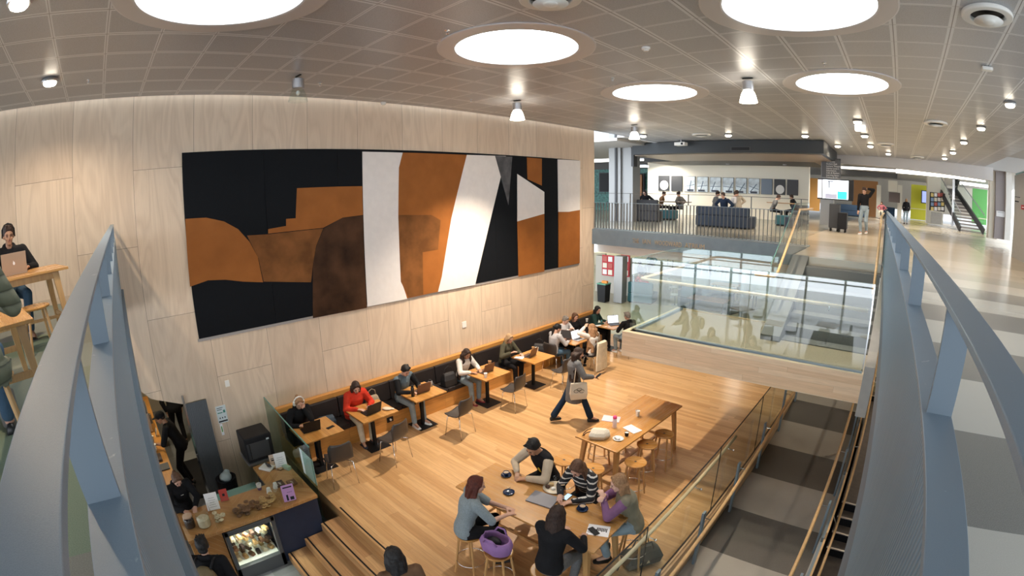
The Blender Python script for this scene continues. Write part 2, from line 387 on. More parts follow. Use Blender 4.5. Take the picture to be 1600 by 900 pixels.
# stair corridor right of the ramp
def corr():
    m = MB()
    zz = [(13.75, -3.65), (13.1, -3.80)]
    m.bb(-.02, .04, 2, 14.2, -5, -4.45).bb(.04, 2.6, 13.1, 13.75, -4.6, -3.65).bb(.04, 2.6, 8.02, 13.1, -4.6, -3.80)
    ys = [8.02, 7.77, 7.51, 7.25]
    for i in range(3): m.bb(.04, 2.6, ys[i + 1], ys[i], -4.8, -3.95 - .15 * i)
    m.bb(.04, 2.6, -6, 7.25, -4.9, -4.4).bb(.04, 2.6, 13.75, 14.2, -4.6, -3.5)
    m.mat(1)
    for y, z in [(14.2 - .45, -3.5), (13.1, -3.65), (8.02, -3.8), (7.77, -3.95), (7.51, -4.1), (7.25, -4.25)]: m.bb(.04, 2.6, y - .005, y + .035, z - .012, z + .004)
    m.mat(2)
    for y, z in [(14.2 - .45, -3.5), (13.1, -3.65), (8.02, -3.8), (7.77, -3.95), (7.51, -4.1), (7.25, -4.25)]: m.bb(.04, 2.6, y - .008, y - .001, z - .15, z - .012)
    return m
struct('floor_corridor', corr(), [BRN, M('nosing', (.55, .50, .45), .3, .6), BLK])
def wall_poly():
    m = MB(); T = WX - .12
    m.prism([(-6, -1.3), (-.35, -1.35), (.04, -1.60), (.24, -1.84), (.85, -2.09), (.85, 3.05), (-6, 3.05)], T, WX, 0)
    m.bb(T, WX, .85, 1.22, -2.06, CEIL); m.bb(T, WX, 1.22, 12.75, -4.1, CEIL); m.bb(T, WX, -6, 12.75, CEIL, CEIL + .42); return m
struct('wall_left', wall_poly(), PLY)
struct('baseboard_left', MB().bb(WX, WX + .015, -6, -.15, 0, .1), M('skirting', (.55, .42, .30), .5))
# kitchen shell behind the opening
struct('wall_kitchen', MB().bb(-14.1, -14, -6, 5, -4.1, -.4).bb(-14, WX - .13, 1.6, 1.7, -4.1, -.4).bb(-14, WX - .13, -6, 1.7, -.45, -.35), M('kitchen_wall', (.42, .36, .28), .5))
struct('floor_entry', MB().bb(-14, 12, -15, -1.6, -4.3, KIT).bb(-14, 12, -15, -6, -.34, 0), M('entry_floor', (.50, .50, .48), .09))

# ceiling slab with round skylight openings
SKY = [(-4.3, .92), (-4.28, 4.62), (-4.24, 8.35), (-.80, 4.86), (-.80, 8.48), (-.8, 1.1)]
def ceiling():
    m = MB(); H = 1.12; z = CEIL
    xs = sorted({WX + .14, 4.2} | {c[0] + d for c in [(-4.27,), (-.8,)] for d in (-H, H)}); ys = sorted({-15., 22.} | {c + d for c in (1.0, 4.75, 8.4) for d in (-1.2, 1.2)})
    cells = {}
    for i in range(len(xs) - 1):
        for j in range(len(ys) - 1):
            x0, x1, y0, y1 = xs[i], xs[i + 1], ys[j], ys[j + 1]
            hit = [c for c in SKY if x0 < c[0] < x1 and y0 < c[1] < y1]
            if not hit: m.add([(x0, y0, z), (x1, y0, z), (x1, y1, z), (x0, y1, z)], [(0, 3, 2, 1)]); continue
            cx, cy = hit[0]; n = 64; a = []; b = []; r = .80
            for k in range(n):
                t = 2 * PI * k / n; dx, dy = math.cos(t), math.sin(t)
                sx = ((x1 if dx > 0 else x0) - cx) / dx if abs(dx) > 1e-6 else 1e9; sy = ((y1 if dy > 0 else y0) - cy) / dy if abs(dy) > 1e-6 else 1e9
                q = min(sx, sy); a.append((cx + dx * q, cy + dy * q, z)); b.append((cx + dx * r, cy + dy * r, z))
            k0 = len(m.v); m.v += a + b
            for k in range(n): m.f.append((k0 + k, k0 + n + k, k0 + n + (k + 1) % n, k0 + (k + 1) % n)); m.mi.append(0)
            for px, py in ((x0, y0), (x1, y0), (x1, y1), (x0, y1)):
                kk = min(range(n), key=lambda k: -((a[k][0] - cx) * (px - cx) + (a[k][1] - cy) * (py - cy)) / math.hypot(a[k][0] - cx, a[k][1] - cy) / math.hypot(px - cx, py - cy))
                c0 = len(m.v); m.v.append((px, py, z)); m.f += [(k0 + kk, k0 + (kk + 1) % n, c0), (k0 + kk, c0, k0 + (kk - 1) % n)]; m.mi += [0, 0]
    return m
struct('ceiling', ceiling(), CEILM)
struct('ceiling_upper', MB().bb(WX + .62, 4.2, -15, 22, CEIL + .35, CEIL + .4).bb(WX + .14, WX + .16, -15, 22, CEIL, CEIL + .12), GREYW)
SKYE = M('skylight_diffuser', (.93, .985, 1.0), .5, emit=4.2)
SKYR = M('skylight_ring', (.62, .59, .585), .42, .15)
def mk_sky():
    r = thing('skylight', 'x', 'skylight')
    MB().rings([[(q * math.cos(2 * PI * j / 72), q * math.sin(2 * PI * j / 72), z) for j in range(72)] for q, z in [(.79, -.001), (1.02, -.001), (1.02, -.012), (1.0, -.018), (.81, -.018), (.79, -.012)]], False, True).build('trim_ring', SKYR, r)
    MB().rings([[(q * math.cos(2 * PI * j / 72), q * math.sin(2 * PI * j / 72), z) for j in range(72)] for q, z in ((.795, .0), (.795, .06))], False).build('reveal', WHT, r, smooth=True)
    MB().lathe([(.0005, .03), (.795, .03), (.795, .04), (.0005, .04)], n=72).build('diffuser', SKYE, r)
    return r
sky = Maker(mk_sky)
for (x, y), lb in zip(SKY, ['large round skylight cut by the top edge above the ink-dark corner of the wall painting', 'round skylight in the upper middle, second from the left', 'small round skylight farthest back of the left row',
                       'largest round skylight, cut by the top edge right of centre', 'round skylight behind the largest one, right of the lit bell lamp', 'round skylight almost above the camera']):
    if y == 1.1 and x == -.8: continue
    sky((x, y, CEIL), 0, lb, 'round skylights')

# ---------------- balustrades at the camera
RT, RW, LT = 1.0, .058, .79      # rail top, width, ledge height
def balustrade(name, label, L, posts, y0, fascia):
    """runs along local +x from 0 to L, void on local +y side of y0"""
    t = thing(name, label, 'balustrade', group='steel balustrades around the void')
    MB().bb(0, L, y0 - RW, y0, RT - .012, RT).build('handrail', RAILM, t, bevel=.0015)
    MB().bb(0, L, y0 - RW, y0 + .0095, LT - .012, LT).build('ledge', RAILM, t, bevel=.0015)
    MB().bb(0, L, y0 + .001, y0 + .008, -.02, LT - .012).build('ribbed_panel', SKIN_CL, t)
    MB().bb(0, L, y0 - RW - .002, y0 - RW + .004, -.02, LT - .012).build('back_panel', STEEL, t)
    MB().bb(0, L, y0 - RW, y0 + fascia, -.36, -.02).build('edge_fascia', M('dark_steel', (.13, .17, .21), .55), t, bevel=.012)
    for p in posts: MB().bb(p - .006, p + .006, y0 - RW + .001, y0 - .001, LT, RT - .012).build('post', M('post_paint', (.15, .19, .23), .45), t)
    return t
b1 = balustrade('balustrade', 'blue-grey steel balustrade on the left running to the plywood wall', 8.52, [8.52 + x for x in [-.69 - .92 * k for k in range(9)]], 0, .05)
a_ = math.radians(1.0); b1.rotation_euler = (0, .0095, -a_); b1.location = (-8.52 * math.cos(a_) + .0, -.078 + 8.52 * math.sin(a_), .082)
b2 = balustrade('balustrade', 'blue-grey steel balustrade on the right running towards the concourse', 14.0, [.98 + 1.1 * k for k in range(12)], 0, .0)
b2.rotation_euler = (0, 0, PI / 2 + math.radians(1.3)); b2.location = (.150, .0, 0)


# ================================================================ light fittings
LAMPS = []
LAMPE = M('lamp_glow', (1.0, .90, .74), .4, emit=9.); LAMPC = M('lamp_glow_small', (1.0, .88, .70), .4, emit=14.)
ALU = M('brushed_aluminium', (.48, .48, .50), .32, .85)
def mk_bell(on):
    r = thing('bell_pendant_lamp', 'x', 'pendant lamp')
    m = MB()
    for s in (-1, 1): m.bar((s * .075, 0, 0), (s * .075, 0, -.07), .012, .022)
    m.bar((-.09, 0, -.005), (.09, 0, -.005), .03, .01).build('bracket', BLK, r)
    MB().lathe([(.07, -.05), (.095, -.06), (.095, -.2), (.075, -.215)], n=20).build('housing', ALU, r, smooth=False)
    prof = [(.075, -.205), (.10, -.235), (.122, -.29), (.14, -.36), (.15, -.40)]
    body = prof + [(q - .008, z) for q, z in prof[::-1]]
    MB().rings([[(q * math.cos(2 * PI * j / 28), q * math.sin(2 * PI * j / 28), z) for j in range(28)] for q, z in body], False, True).build('glass_shade', LAMPE if on else GLASSC, r, smooth=True)
    if on: MB().ell((0, 0, -.29), (.05, .05, .055)).build('bulb', LAMPC, r, smooth=True)
    else: MB().ell((0, 0, -.27), (.03, .03, .04)).build('bulb', WHT, r, smooth=True)
    return r
bell = Maker(lambda: mk_bell(True)); belloff = Maker(lambda: mk_bell(False))
for i, (px, py, on, lb) in enumerate([(466, 118, 0, 'unlit grey bell pendant lamp below the ceiling above the wall painting'), (808, 157, 1, 'lit bell pendant lamp above the gap in the middle of the wall painting'),
        (1168, 122, 1, 'large lit bell pendant lamp under the ceiling right of centre'), (991, 195, 1, 'small lit bell pendant lamp beside the far end of the plywood wall')]):
    p = P(px, py, CEIL)
    (bell if on else belloff)((p.x, p.y, CEIL), 0, lb, 'bell pendant lamps')
    if on: LAMPS.append(((p.x, p.y, CEIL - .42), {1: 1120, 2: 360, 3: 380}[i], (1, .84, .66), 1.8, .8))
def mk_down():
    r = thing('ceiling_downlight', 'x', 'ceiling light')
    MB().lathe([(.10, 0), (.125, -.004), (.135, -.03), (.125, -.05), (.10, -.052)], n=24).build('housing', ALU, r)
    MB().lathe([(.09, -.053), (.10, -.062), (.085, -.085), (.05, -.095)], n=24).build('lens', LAMPC, r, smooth=True)
    return r
down = Maker(mk_down)
for i, (px, py, lb) in enumerate([(78, 128, 'round downlight near the left edge over the plywood wall'), (30, 5, 'glowing downlight at the top left corner'),
        (1340, 190, 'downlight directly above the white box fitting of the central row'), (1351, 212, 'downlight just below the white box fitting of the central row'), (1360, 228, 'third downlight of the row behind the round skylight'),
        (1388, 240, 'farthest downlight of the row in front of the white beam'), (1309, 228, 'downlight above the hanging directory sign'), (1258, 212, 'downlight above the right end of the dark bulkhead'),
        (1138, 211, 'downlight above the middle of the dark bulkhead'), (1005, 212, 'downlight just right of the small bell lamp'), (1578, 163, 'nearest downlight of the right-hand row'), (1533, 200, 'second downlight of the right-hand row'),
        (1506, 222, 'third downlight of the right-hand row'), (1489, 238, 'fourth downlight of the right-hand row'), (1476, 247, 'farthest downlight of the right-hand row')]):
    p = P(px, py, CEIL - .04); down((p.x, p.y, CEIL), 0, lb, 'downlights in the ceiling'); LAMPS.append(((p.x, p.y, CEIL - .11), 90 if p.y > 3 else 120, (1, .80, .58), 2.7))
def mk_vent(s=1.):
    r = thing('round_air_vent', 'x', 'air vent')
    def ring(a, b, z0, z1, n=40): return MB().rings([[(q * math.cos(2 * PI * j / n), q * math.sin(2 * PI * j / n), z) for j in range(n)] for q, z in ((a, z0), (b, z0), (b, z1), (a, z1))], False, True)
    ring(.20, .30, -.05, 0).build('outer_ring', WHT, r, bevel=.015)
    MB().lathe([(.2, -.004), (.19, -.006), (.05, -.006)], n=30).build('dark_throat', BLK, r)
    MB().lathe([(.17, -.085), (.15, -.07), (.10, -.05), (.09, -.055), (.14, -.08)], n=40).build('cone', WHT, r, smooth=True)
    MB().ell((0, 0, -.085), (.075, .075, .025)).build('centre_disc', WHT, r, smooth=True)
    return r
vent = Maker(mk_vent)
for px, py, lb in [(1543, 25, 'big white round air vent in the top right corner'), (1462, 193, 'round air vent between the two right-hand rows of downlights'), (1384, 226, 'round air vent beside the central row of downlights'),
                   (1096, 211, 'round air vent above the dark bulkhead'), (1433, 246, 'small round air vent at the far edge of the ceiling'), (860, -2, 'round air vent cut off by the top edge of the picture')]:
    p = P(px, py, CEIL - .03); vent((p.x, p.y, CEIL), 0, lb, 'round air vents')
def mk_sprk():
    r = thing('sprinkler', 'x', 'sprinkler'); MB().lathe([(.035, 0), (.035, -.006), (.008, -.01), (.008, -.04), (.02, -.042), (.02, -.047)], n=12).build('head', CHROME, r); return r
sprk = Maker(mk_sprk)
for px, py, lb in [(139, 125, 'sprinkler near the left downlight'), (500, 130, 'sprinkler just right of the unlit bell lamp'), (699, 47, 'sprinkler left of the middle round skylight'), (957, 122, 'sprinkler above the small skylight'), (1288, 98, 'sprinkler above the round skylight right of the lit bell lamp'), (736, 156, 'sprinkler left of the lit middle bell lamp')]:
    p = P(px, py, CEIL); sprk((p.x, p.y, CEIL), 0, lb, 'ceiling sprinklers')
def mk_det():
    r = thing('smoke_detector', 'x', 'smoke detector'); MB().lathe([(.055, 0), (.06, -.02), (.055, -.03), (.035, -.034), (.035, -.05), (.02, -.055)], n=18).build('case', WHT, r); return r
det = Maker(mk_det)
for px, py, lb in [(1009, 74, 'white smoke detector between the middle and largest skylights'), (599, 160, 'white smoke detector at the edge above the painting'), (1330, 228, 'small white domed detector near the directory sign')]:
    p = P(px, py, CEIL); det((p.x, p.y, CEIL), 0, lb, 'smoke detectors')
t = thing('motion_sensor', 'white box-shaped sensor on the ceiling near the right edge', 'sensor', tuple(P(1542, 104, CEIL)))
MB().box((0, 0, -.03), (.17, .12, .05)).build('case', WHT, t, bevel=.015); MB().box((0, 0, -.004), (.12, .06, .006)).build('bracket', DARK, t)
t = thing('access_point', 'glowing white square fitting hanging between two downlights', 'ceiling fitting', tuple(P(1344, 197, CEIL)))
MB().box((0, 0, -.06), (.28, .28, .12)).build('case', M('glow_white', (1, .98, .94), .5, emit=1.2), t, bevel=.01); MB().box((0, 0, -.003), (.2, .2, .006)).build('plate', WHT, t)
p = P(1064, 219, CEIL)
t = thing('projector', 'small grey projector under the ceiling left of the dark bulkhead', 'projector', (p.x, p.y, CEIL))
MB().box((0, 0, -.14), (.4, .3, .12)).build('case', WHT, t, bevel=.01); MB().cyl((0, 0, 0), (0, 0, -.08), .02).build('mount', ALU, t); MB().cyl((.1, -.15, -.14), (.1, -.17, -.14), .04).build('lens', BLK, t)

# ================================================================ wall painting (generic blocks of colour)
PX = WX + .03
def wp(pts, x=PX): return [(lambda q: (q.y, q.z))(W(a, b, x)) for a, b in pts]
art = thing('wall_painting', 'huge long abstract painting of black, ochre and white blocks on the plywood wall', 'painting', (0, 0, 0))
y0, y1, z0, z1 = 1.30, 11.90, -.99, 2.11
m = MB(); xs = [W(x, 236, PX).y for x in (412, 527, 629, 729, 772, 835)]; ed = [y0] + xs + [y1]
AB = M('artist_black', (.006, .007, .009), .6, spec=.1, bump=.1, bscale=40); AO = M('artist_ochre', (.30, .105, .024), .6, spec=.15, var=.12, vscale=3.); AW = M('artist_white', (.72, .68, .65), .55, var=.04)
AD = M('artist_dark_brown', (.055, .025, .012), .6, spec=.15, var=.6, vscale=2.5); AR = M('artist_brown', (.19, .075, .022), .6, spec=.15, var=.35, vscale=3.); AG = M('artist_grey', (.10, .10, .105), .6, spec=.15, var=.4, vscale=4)
for a, b in zip(ed[:-1], ed[1:]):
    MB().bb(WX + .004, PX, a + .003, b - .003, z0, z1).build('board', AB, art)
m = MB().bb(WX + .002, WX + .02, y0 - .02, y1 + .02, z0 - .05, z0 - .002); m.build('frame', M('frame_grey', (.35, .32, .30), .5), art)
k = [0]
def shape(pts, mat, nm):
    k[0] += 1; MB().prism(wp(pts), PX - .001, PX + .001 + .0012 * k[0], 0).build(nm, mat, art)
shape([(289.5, 342), (322, 340), (350, 346), (372, 358), (390, 378), (403, 402), (411, 441), (380, 440), (352, 437), (325, 438), (297, 448)], AO, 'ochre_hill')
shape([(386, 368), (420, 366), (505, 357), (494, 384), (489, 412), (486, 441), (412, 440), (404, 404), (392, 380)], AR, 'brown_field')
shape([(464, 294), (529, 291.5), (566, 291), (567, 336), (535, 340), (505, 356), (419, 365), (419, 358), (447, 353), (447, 342), (462, 341)], AO, 'ochre_block')
shape([(506, 357), (535, 340), (567, 337), (573, 481), (489, 497), (489, 412), (495, 383)], AD, 'dark_brown_block')
shape([(566, 237), (629, 238.5), (623, 262), (622, 340), (628, 440), (636, 467), (574, 479)], AW, 'white_band')
shape([(629, 238.5), (729, 242), (705, 340), (690, 432), (684, 456), (636, 466), (627, 440), (622, 340), (623, 262)], AO, 'ochre_panel')
shape([(622, 336), (674, 336), (688, 344), (684, 390), (660, 394), (661, 460), (638, 465), (626, 440)], AR, 'brown_patch')
shape([(729, 242), (790, 244), (742, 445), (684, 456), (690, 432), (705, 340)], AW, 'white_slant')
shape([(773, 243.5), (800, 245), (794, 320)], AG, 'grey_wedge')
shape([(808, 272), (850, 300), (850, 338), (808, 346)], AW, 'white_field')
shape([(808, 346), (850, 334), (850, 424), (810, 432)], AO, 'ochre_field')
shape([(823, 246), (846, 248), (846, 290), (824, 280)], AO, 'ochre_notch')
shape([(871, 249), (906, 251), (905.5, 331), (872, 331)], AW, 'white_corner')
shape([(872, 331), (888, 331), (905.5, 328), (905, 411), (872, 418)], AO, 'ochre_corner')

# ================================================================ raised landing with glass, stair up to the concourse
struct('floor_landing', MB().bb(-4.10, -.13, 7.22, 9.25, -1.30, -1.215).bb(-2.0, -.13, 9.25, 9.6, -1.3, -1.215), LANDC)
fl = [(-4.12, 7.02), (-.12, 7.16), (-.12, 7.24), (-4.12, 7.10)]
struct('trim_landing_front', MB().prism(fl, -1.63, -1.2), FASCW)
struct('trim_landing_side', MB().bb(-4.12, -4.06, 7.1, 9.30, -1.63, -1.2).bb(-4.12, -2.0, 9.24, 9.30, -1.63, -1.2).bb(-4.06, -.14, 7.25, 9.24, -1.62, -1.31), FASCW)
struct('trim_landing_top', MB().prism([(a, b + (.0 if i < 2 else .02)) for i, (a, b) in enumerate(fl)], -1.2, -1.193).bb(-4.12, -4.04, 7.1, 9.3, -1.2, -1.193), PRAIL)
lb = thing('glass_balustrade', 'tall clear glass balustrade around the raised landing', 'balustrade', (0, 0, 0))
GH = .06
for a, b in ((-4.06, -2.03), (-2.02, -.16)):
    ya, yb = 7.17 + .035 * (a + 4.12), 7.17 + .035 * (b + 4.12)
    MB().prism([(a, ya), (b, yb), (b, yb + .016), (a, ya + .016)], -1.19, GH).build('glass_panel', GLASSL, lb)
    MB().prism([(a, ya), (b, yb), (b, yb + .016), (a, ya + .016)], GH, GH + .004).build('glass_edge', GLASSE, lb)
MB().bb(-4.045, -4.03, 7.2, 9.2, -1.19, GH).build('glass_panel', GLASSL, lb); MB().bb(-4.045, -4.03, 7.2, 9.2, GH, GH + .004).build('glass_edge', GLASSE, lb)
MB().bb(-4.03, -2.05, 9.2, 9.215, -1.19, GH).build('glass_panel', GLASSL, lb); MB().bb(-4.03, -2.05, 9.2, 9.215, GH, GH + .004).build('glass_edge', GLASSE, lb)
MB().bb(-4.02, -.16, 7.2, 7.26, -1.214, -1.17).bb(-4.02, -3.96, 7.2, 9.2, -1.214, -1.17).build('base_channel', STEEL, lb)
MB().bb(-.17, -.15, 7.3, 7.32, -1.19, GH).build('steel_upright', CHROME, lb)
hr = thing('handrail', 'pale round timber handrail inside the landing glass', 'handrail', (0, 0, 0))
pts = [(-.22, 7.42, -.34), (-1.5, 7.37, -.32), (-3.80, 7.29, -.30), (-3.90, 7.30, -.30), (-3.96, 7.35, -.30), (-3.96, 7.45, -.30), (-3.96, 9.15, -.30)]
MB().tube(pts, .026, 12).build('rail', PRAIL, hr, smooth=True)
for x in (-3.2, -2.0, -.8): MB().tube([(x, 7.33, -.33), (x, 7.33, -.38), (x, 7.22, -.38)], .008, 8).build('bracket', CHROME, hr, smooth=True)
MB().tube([(-3.96, 8.3, -.33), (-3.96, 8.3, -.38), (-4.03, 8.3, -.38)], .008, 8).build('bracket', CHROME, hr, smooth=True)
# stair
def stair():
    m = MB()
    for i in range(7): m.bb(-1.66, -.13, 10.35 - .3 * (i + 1), 10.36 - .3 * i, -1.25, -.171 * (i + 1))
    m.prism([(10.36, .01), (10.36, -1.25), (8.1, -1.25), (8.1, -1.12)], -2.0, -1.66, 0); return m
struct('floor_stair', stair(), GREYC)
struct('wall_stair_side', MB().prism([(10.38, -.02), (10.38, -1.8), (7.1, -1.8), (7.1, -1.05), (7.9, -1.05)], -.13, .03, 0), GREYW)
sg = thing('stair_glass', 'glass side panel with timber handrail on the left of the short concourse stair', 'glass panel', (0, 0, 0))
def gp(m, pr, x, th=.012): return m.prism(pr, x, x + th, 0)
gp(MB(), [(12.3, 0), (12.3, 1.05), (10.5, 1.05), (8.5, 0.0), (8.5, -1.15), (10.4, -.02)], -2.03).build('glass_panel', GLASS, sg)
gp(MB(), [(12.3, 1.05), (12.3, 1.057), (10.5, 1.057), (8.5, .007), (8.5, .0), (10.5, 1.05)], -2.03).build('glass_edge', GLASSE, sg)
MB().tube([(-1.93, 12.2, .92), (-1.93, 10.5, .92), (-1.93, 8.6, -.18), (-1.95, 8.5, -.2), (-2.3, 8.5, -.2)], .025, 10).build('rail', RAILW, sg, smooth=True)
sg = thing('stair_glass', 'glass side panel with timber handrail on the right of the short concourse stair', 'glass panel', (0, 0, 0))
gp(MB(), [(14, 0), (14, 1.05), (10.3, 1.05), (8.5, .0), (8.5, -.9), (10.3, .02)], -.11).build('glass_panel', GLASS, sg)
gp(MB(), [(14, 1.05), (14, 1.06), (10.3, 1.06), (8.5, .01), (8.5, .0), (10.3, 1.05)], -.11).build('glass_edge', BLK, sg)
MB().tube([(-.2, 13.9, .92), (-.2, 10.4, .92), (-.2, 8.4, -.26)], .025, 10).build('rail', RAILW, sg, smooth=True)

# ================================================================ platform glass, ramp rails, stair rails
pg = thing('glass_balustrade', 'long glass balustrade between the timber floor and the ramp', 'balustrade', (0, 0, 0))
ye = [2.5, 4.05, 6.25, 8.45, 10.65, 12.9]
for a, b in zip(ye[:-1], ye[1:]):
    MB().bb(-1.885, -1.870, a + .006, b - .006, LOW + .002, -2.36).build('glass_panel', GLASS, pg)
    MB().bb(-1.885, -1.870, a + .006, b - .006, -2.36, -2.352).bb(-1.885, -1.87, b - .006, b - .002, LOW, -2.36).bb(-1.888, -1.867, a, b, LOW, LOW + .014).build('dark_edge', BLK, pg)
hr2 = thing('handrail', 'round timber handrail on the timber-floor side of the long glass', 'handrail', (0, 0, 0))
MB().tube([(-1.96, 2.6, -2.66), (-1.96, 7.25, -2.66)], .024, 10).build('rail', PRAIL, hr2, smooth=True)
for y in (3.1, 4.3, 5.6, 6.9): MB().tube([(-1.96, y, -2.68), (-1.96, y, -2.73), (-1.885, y, -2.73)], .007, 8).cyl((-1.86, y, -2.73), (-1.885, y, -2.73), .018).build('bracket', CHROME, hr2, smooth=True)
def rampz(y): return -3.5 if y > 12.6 else -3.5 - .6 * min(1, (12.6 - y) / 8.6)
def railset(x, label, dx, ys, mat=RAILW, h=.92):
    t = thing('handrail', label, 'handrail', (0, 0, 0))
    MB().tube([(x + dx, y, rampz(y) + h) for y in (2.6, 4, 6, 8, 10, 12.6, 13.2)], .026, 10).build('rail', mat, t, smooth=True)
    for y in ys:
        MB().box((x, y, rampz(y) + .46), (.035, .09, .98)).build('post', STEEL, t, bevel=.003)
        MB().tube([(x, y, rampz(y) + h - .06), (x + dx, y, rampz(y) + h - .06), (x + dx, y, rampz(y) + h - .02)], .007, 6).build('bracket', CHROME, t)
    return t
railset(-1.745, 'timber handrail on grey steel posts along the left of the ramp', .16, [2.9, 4.25, 5.55, 6.95, 8.4, 9.95, 11.5])
railset(-.14, 'timber handrail along the right of the ramp', -.13, [3.4, 5.0, 6.6, 8.2, 9.8, 11.4])
struct('wall_ramp_divider', MB().prism([(y, rampz(y) + .35) for y in (2.5, 4, 6, 8, 10, 12.6, 13.4)] + [(13.4, -4.6), (2.5, -4.6)], -.11, -.02, 0), GREYW)
cp = thing('steel_capping', 'grey steel capping with timber boards between ramp and stairs', 'capping', (0, 0, 0))
for i in range(6):
    ya, yb = 2.6 + i * 1.8, 4.3 + i * 1.8
    MB().prism([(ya, rampz(ya) + .36), (yb, rampz(yb) + .36), (yb, rampz(yb) + .62), (ya, rampz(ya) + .62)], -.085, -.045, 0).build('steel_plate', STEEL, cp)
    MB().prism([(ya + .03, rampz(ya) + .55), (yb - .03, rampz(yb) + .55), (yb - .03, rampz(yb) + .70), (ya + .03, rampz(ya) + .70)], -.045, -.015, 0).build('timber_board', RAILW, cp)
sr = thing('handrail', 'timber handrail on the stair side of the divider', 'handrail', (0, 0, 0))
MB().tube([(.075, 2.6, -3.45), (.075, 7.0, -3.45), (.075, 8.2, -2.95), (.075, 12.9, -2.9), (.075, 14, -2.6)], .022, 10).build('rail', RAILW, sr, smooth=True)
for y in (3.5, 5.2, 6.8, 8.6, 10.4, 12.2): MB().tube([(-.03, y, -3.3 if y < 8 else -3.), (.075, y, -3.5 if y < 7.3 else -2.98)], .007, 6).build('bracket', CHROME, sr)

# ================================================================ furniture
PAD = M('dark_vinyl', (.024, .019, .019), .45, spec=.3, bump=.1, bscale=120)
SHELL = M('dark_shell', (.045, .038, .036), .4)
bench = thing('bench_seat', 'long built-in bench of orange plywood with dark padded seat and back along the wall', 'bench', (0, 0, 0))
BY0, BY1 = 2.48, 12.6
MB().bb(WX + .01, -7.93, BY0, BY1, LOW, -3.14).build('base', BENW, bench)
MB().bb(WX + .01, WX + .13, BY0, BY1, -3.14, -2.58).build('back_board', BENW, bench)
yy = BY0 + .02; i = 0
while yy < BY1 - .1:
    e = min(yy + 1.22, BY1 - .02)
    MB().bb(-8.34, -7.90, yy + .004, e - .004, -3.14, -3.04).build('seat_pad', PAD, bench, bevel=.018)
    MB().box((-8.39, (yy + e) / 2, -2.85), (.09, e - yy - .008, .40), ry=-.10).build('back_pad', PAD, bench, bevel=.02)
    yy = e
def mk_ct():
    r = thing('cafe_table', 'x', 'table')
    MB().bb(-.38, .38, -.38, .38, .722, .75).build('tabletop', TABW, r, bevel=.003)
    MB().bb(-.03, .03, -.03, .03, .012, .722).build('column', BLK, r)
    MB().bb(-.225, .225, -.225, .225, 0, .012).build('base_plate', BLK, r, bevel=.002)
    MB().bb(-.15, .15, -.15, .15, .71, .722).build('top_bracket', BLK, r)
    return r
ctab = Maker(mk_ct)
CTY = [(-7.56, 2.86), (-7.57, 4.02), (-7.65, 5.24), (-7.46, 6.92), (-7.38, 8.40), (-7.50, 10.15), (-7.50, 12.02)]
for (x, y), lb in zip(CTY, ['small square oak table nearest the glass screen, with a black laptop', 'small square oak table in front of the person in the red jacket', 'small square oak table in front of the person in the grey vest',
        'small square oak table with a paper cup on its front corner', 'small square oak table with an iced drink and white papers', 'small square oak table of the group with two laptops', 'farthest small square oak table, beside the landing']):
    ctab((x, y, LOW), 0, lb, 'square cafe tables along the bench')
def mk_chair():
    r = thing('cafe_chair', 'x', 'chair')
    # shell: swept profile (y front +), widths
    prof = [(.20, .455, .20), (.17, .448, .215), (.08, .435, .225), (-.03, .432, .225), (-.12, .445, .222), (-.175, .48, .215), (-.20, .54, .212), (-.215, .62, .215), (-.235, .71, .215), (-.25, .79, .20), (-.255, .83, .165)]
    top = []; n = 9
    for y, z, w in prof:
        row = []
        for j in range(n):
            a = -1 + 2 * j / (n - 1); back = max(0, (z - .5) / .33)
            row.append((a * w, y + .055 * a * a * min(1, back * 1.5), z + .03 * a * a * (1 - min(1, back)) ))
        top.append(row)
    m = MB(); T = .009
    vs = [p for row in top for p in row]; vb = [(x, y - (T if z > .5 else 0), z - (0 if z > .5 else T)) for x, y, z in vs]
    L = len(prof); fs = []; o = len(vs)
    for i in range(L - 1):
        for j in range(n - 1):
            a, b, c, d = i * n + j, i * n + j + 1, (i + 1) * n + j + 1, (i + 1) * n + j
            fs.append((a, b, c, d)); fs.append((o + d, o + c, o + b, o + a))
    bd = [j for j in range(n)] + [i * n + n - 1 for i in range(1, L)] + [(L - 1) * n + j for j in range(n - 2, -1, -1)] + [i * n for i in range(L - 2, 0, -1)]
    for a, b in zip(bd, bd[1:] + bd[:1]): fs.append((b, a, o + a, o + b))
    m.add(vs + vb, fs); m.build('seat_shell', SHELL, r, smooth=True)
    for sx in (-1, 1):
        for sy in (-1, 1): MB().tube([(sx * .10, sy * .06 - .02, .425), (sx * .19, sy * .15 - .02, .415), (sx * .225, sy * .205 - .02, .0)], .008, 8).build('leg', CHROME, r, smooth=True)
    for y in (.04, -.08): MB().tube([(-.10, y, .425), (.10, y, .425)], .008, 6).build('cross_bar', CHROME, r)
    return r
chair = Maker(mk_chair)
for x, y, a, lb in [(-6.88, 2.92, 80, 'dark shell chair at the table nearest the glass screen'), (-6.87, 4.02, 105, 'dark shell chair opposite the person in the red jacket'), (-6.80, 5.52, 100, 'dark shell chair opposite the person in the grey vest'),
                    (-6.85, 7.12, 98, 'dark shell chair at the table with the paper cup'), (-6.72, 8.72, 85, 'dark shell chair at the table with the iced drink'), (-6.82, 10.12, 92, 'dark shell chair with a white coat hung on it'),
                    (-7.62, 9.50, 5, 'dark shell chair under the person in the light grey jumper'), (-6.74, 11.75, 90, 'dark shell chair under the grey-haired person beside the landing')]:
    chair((x, y, LOW), math.radians(a), lb, 'dark shell chairs with metal legs')
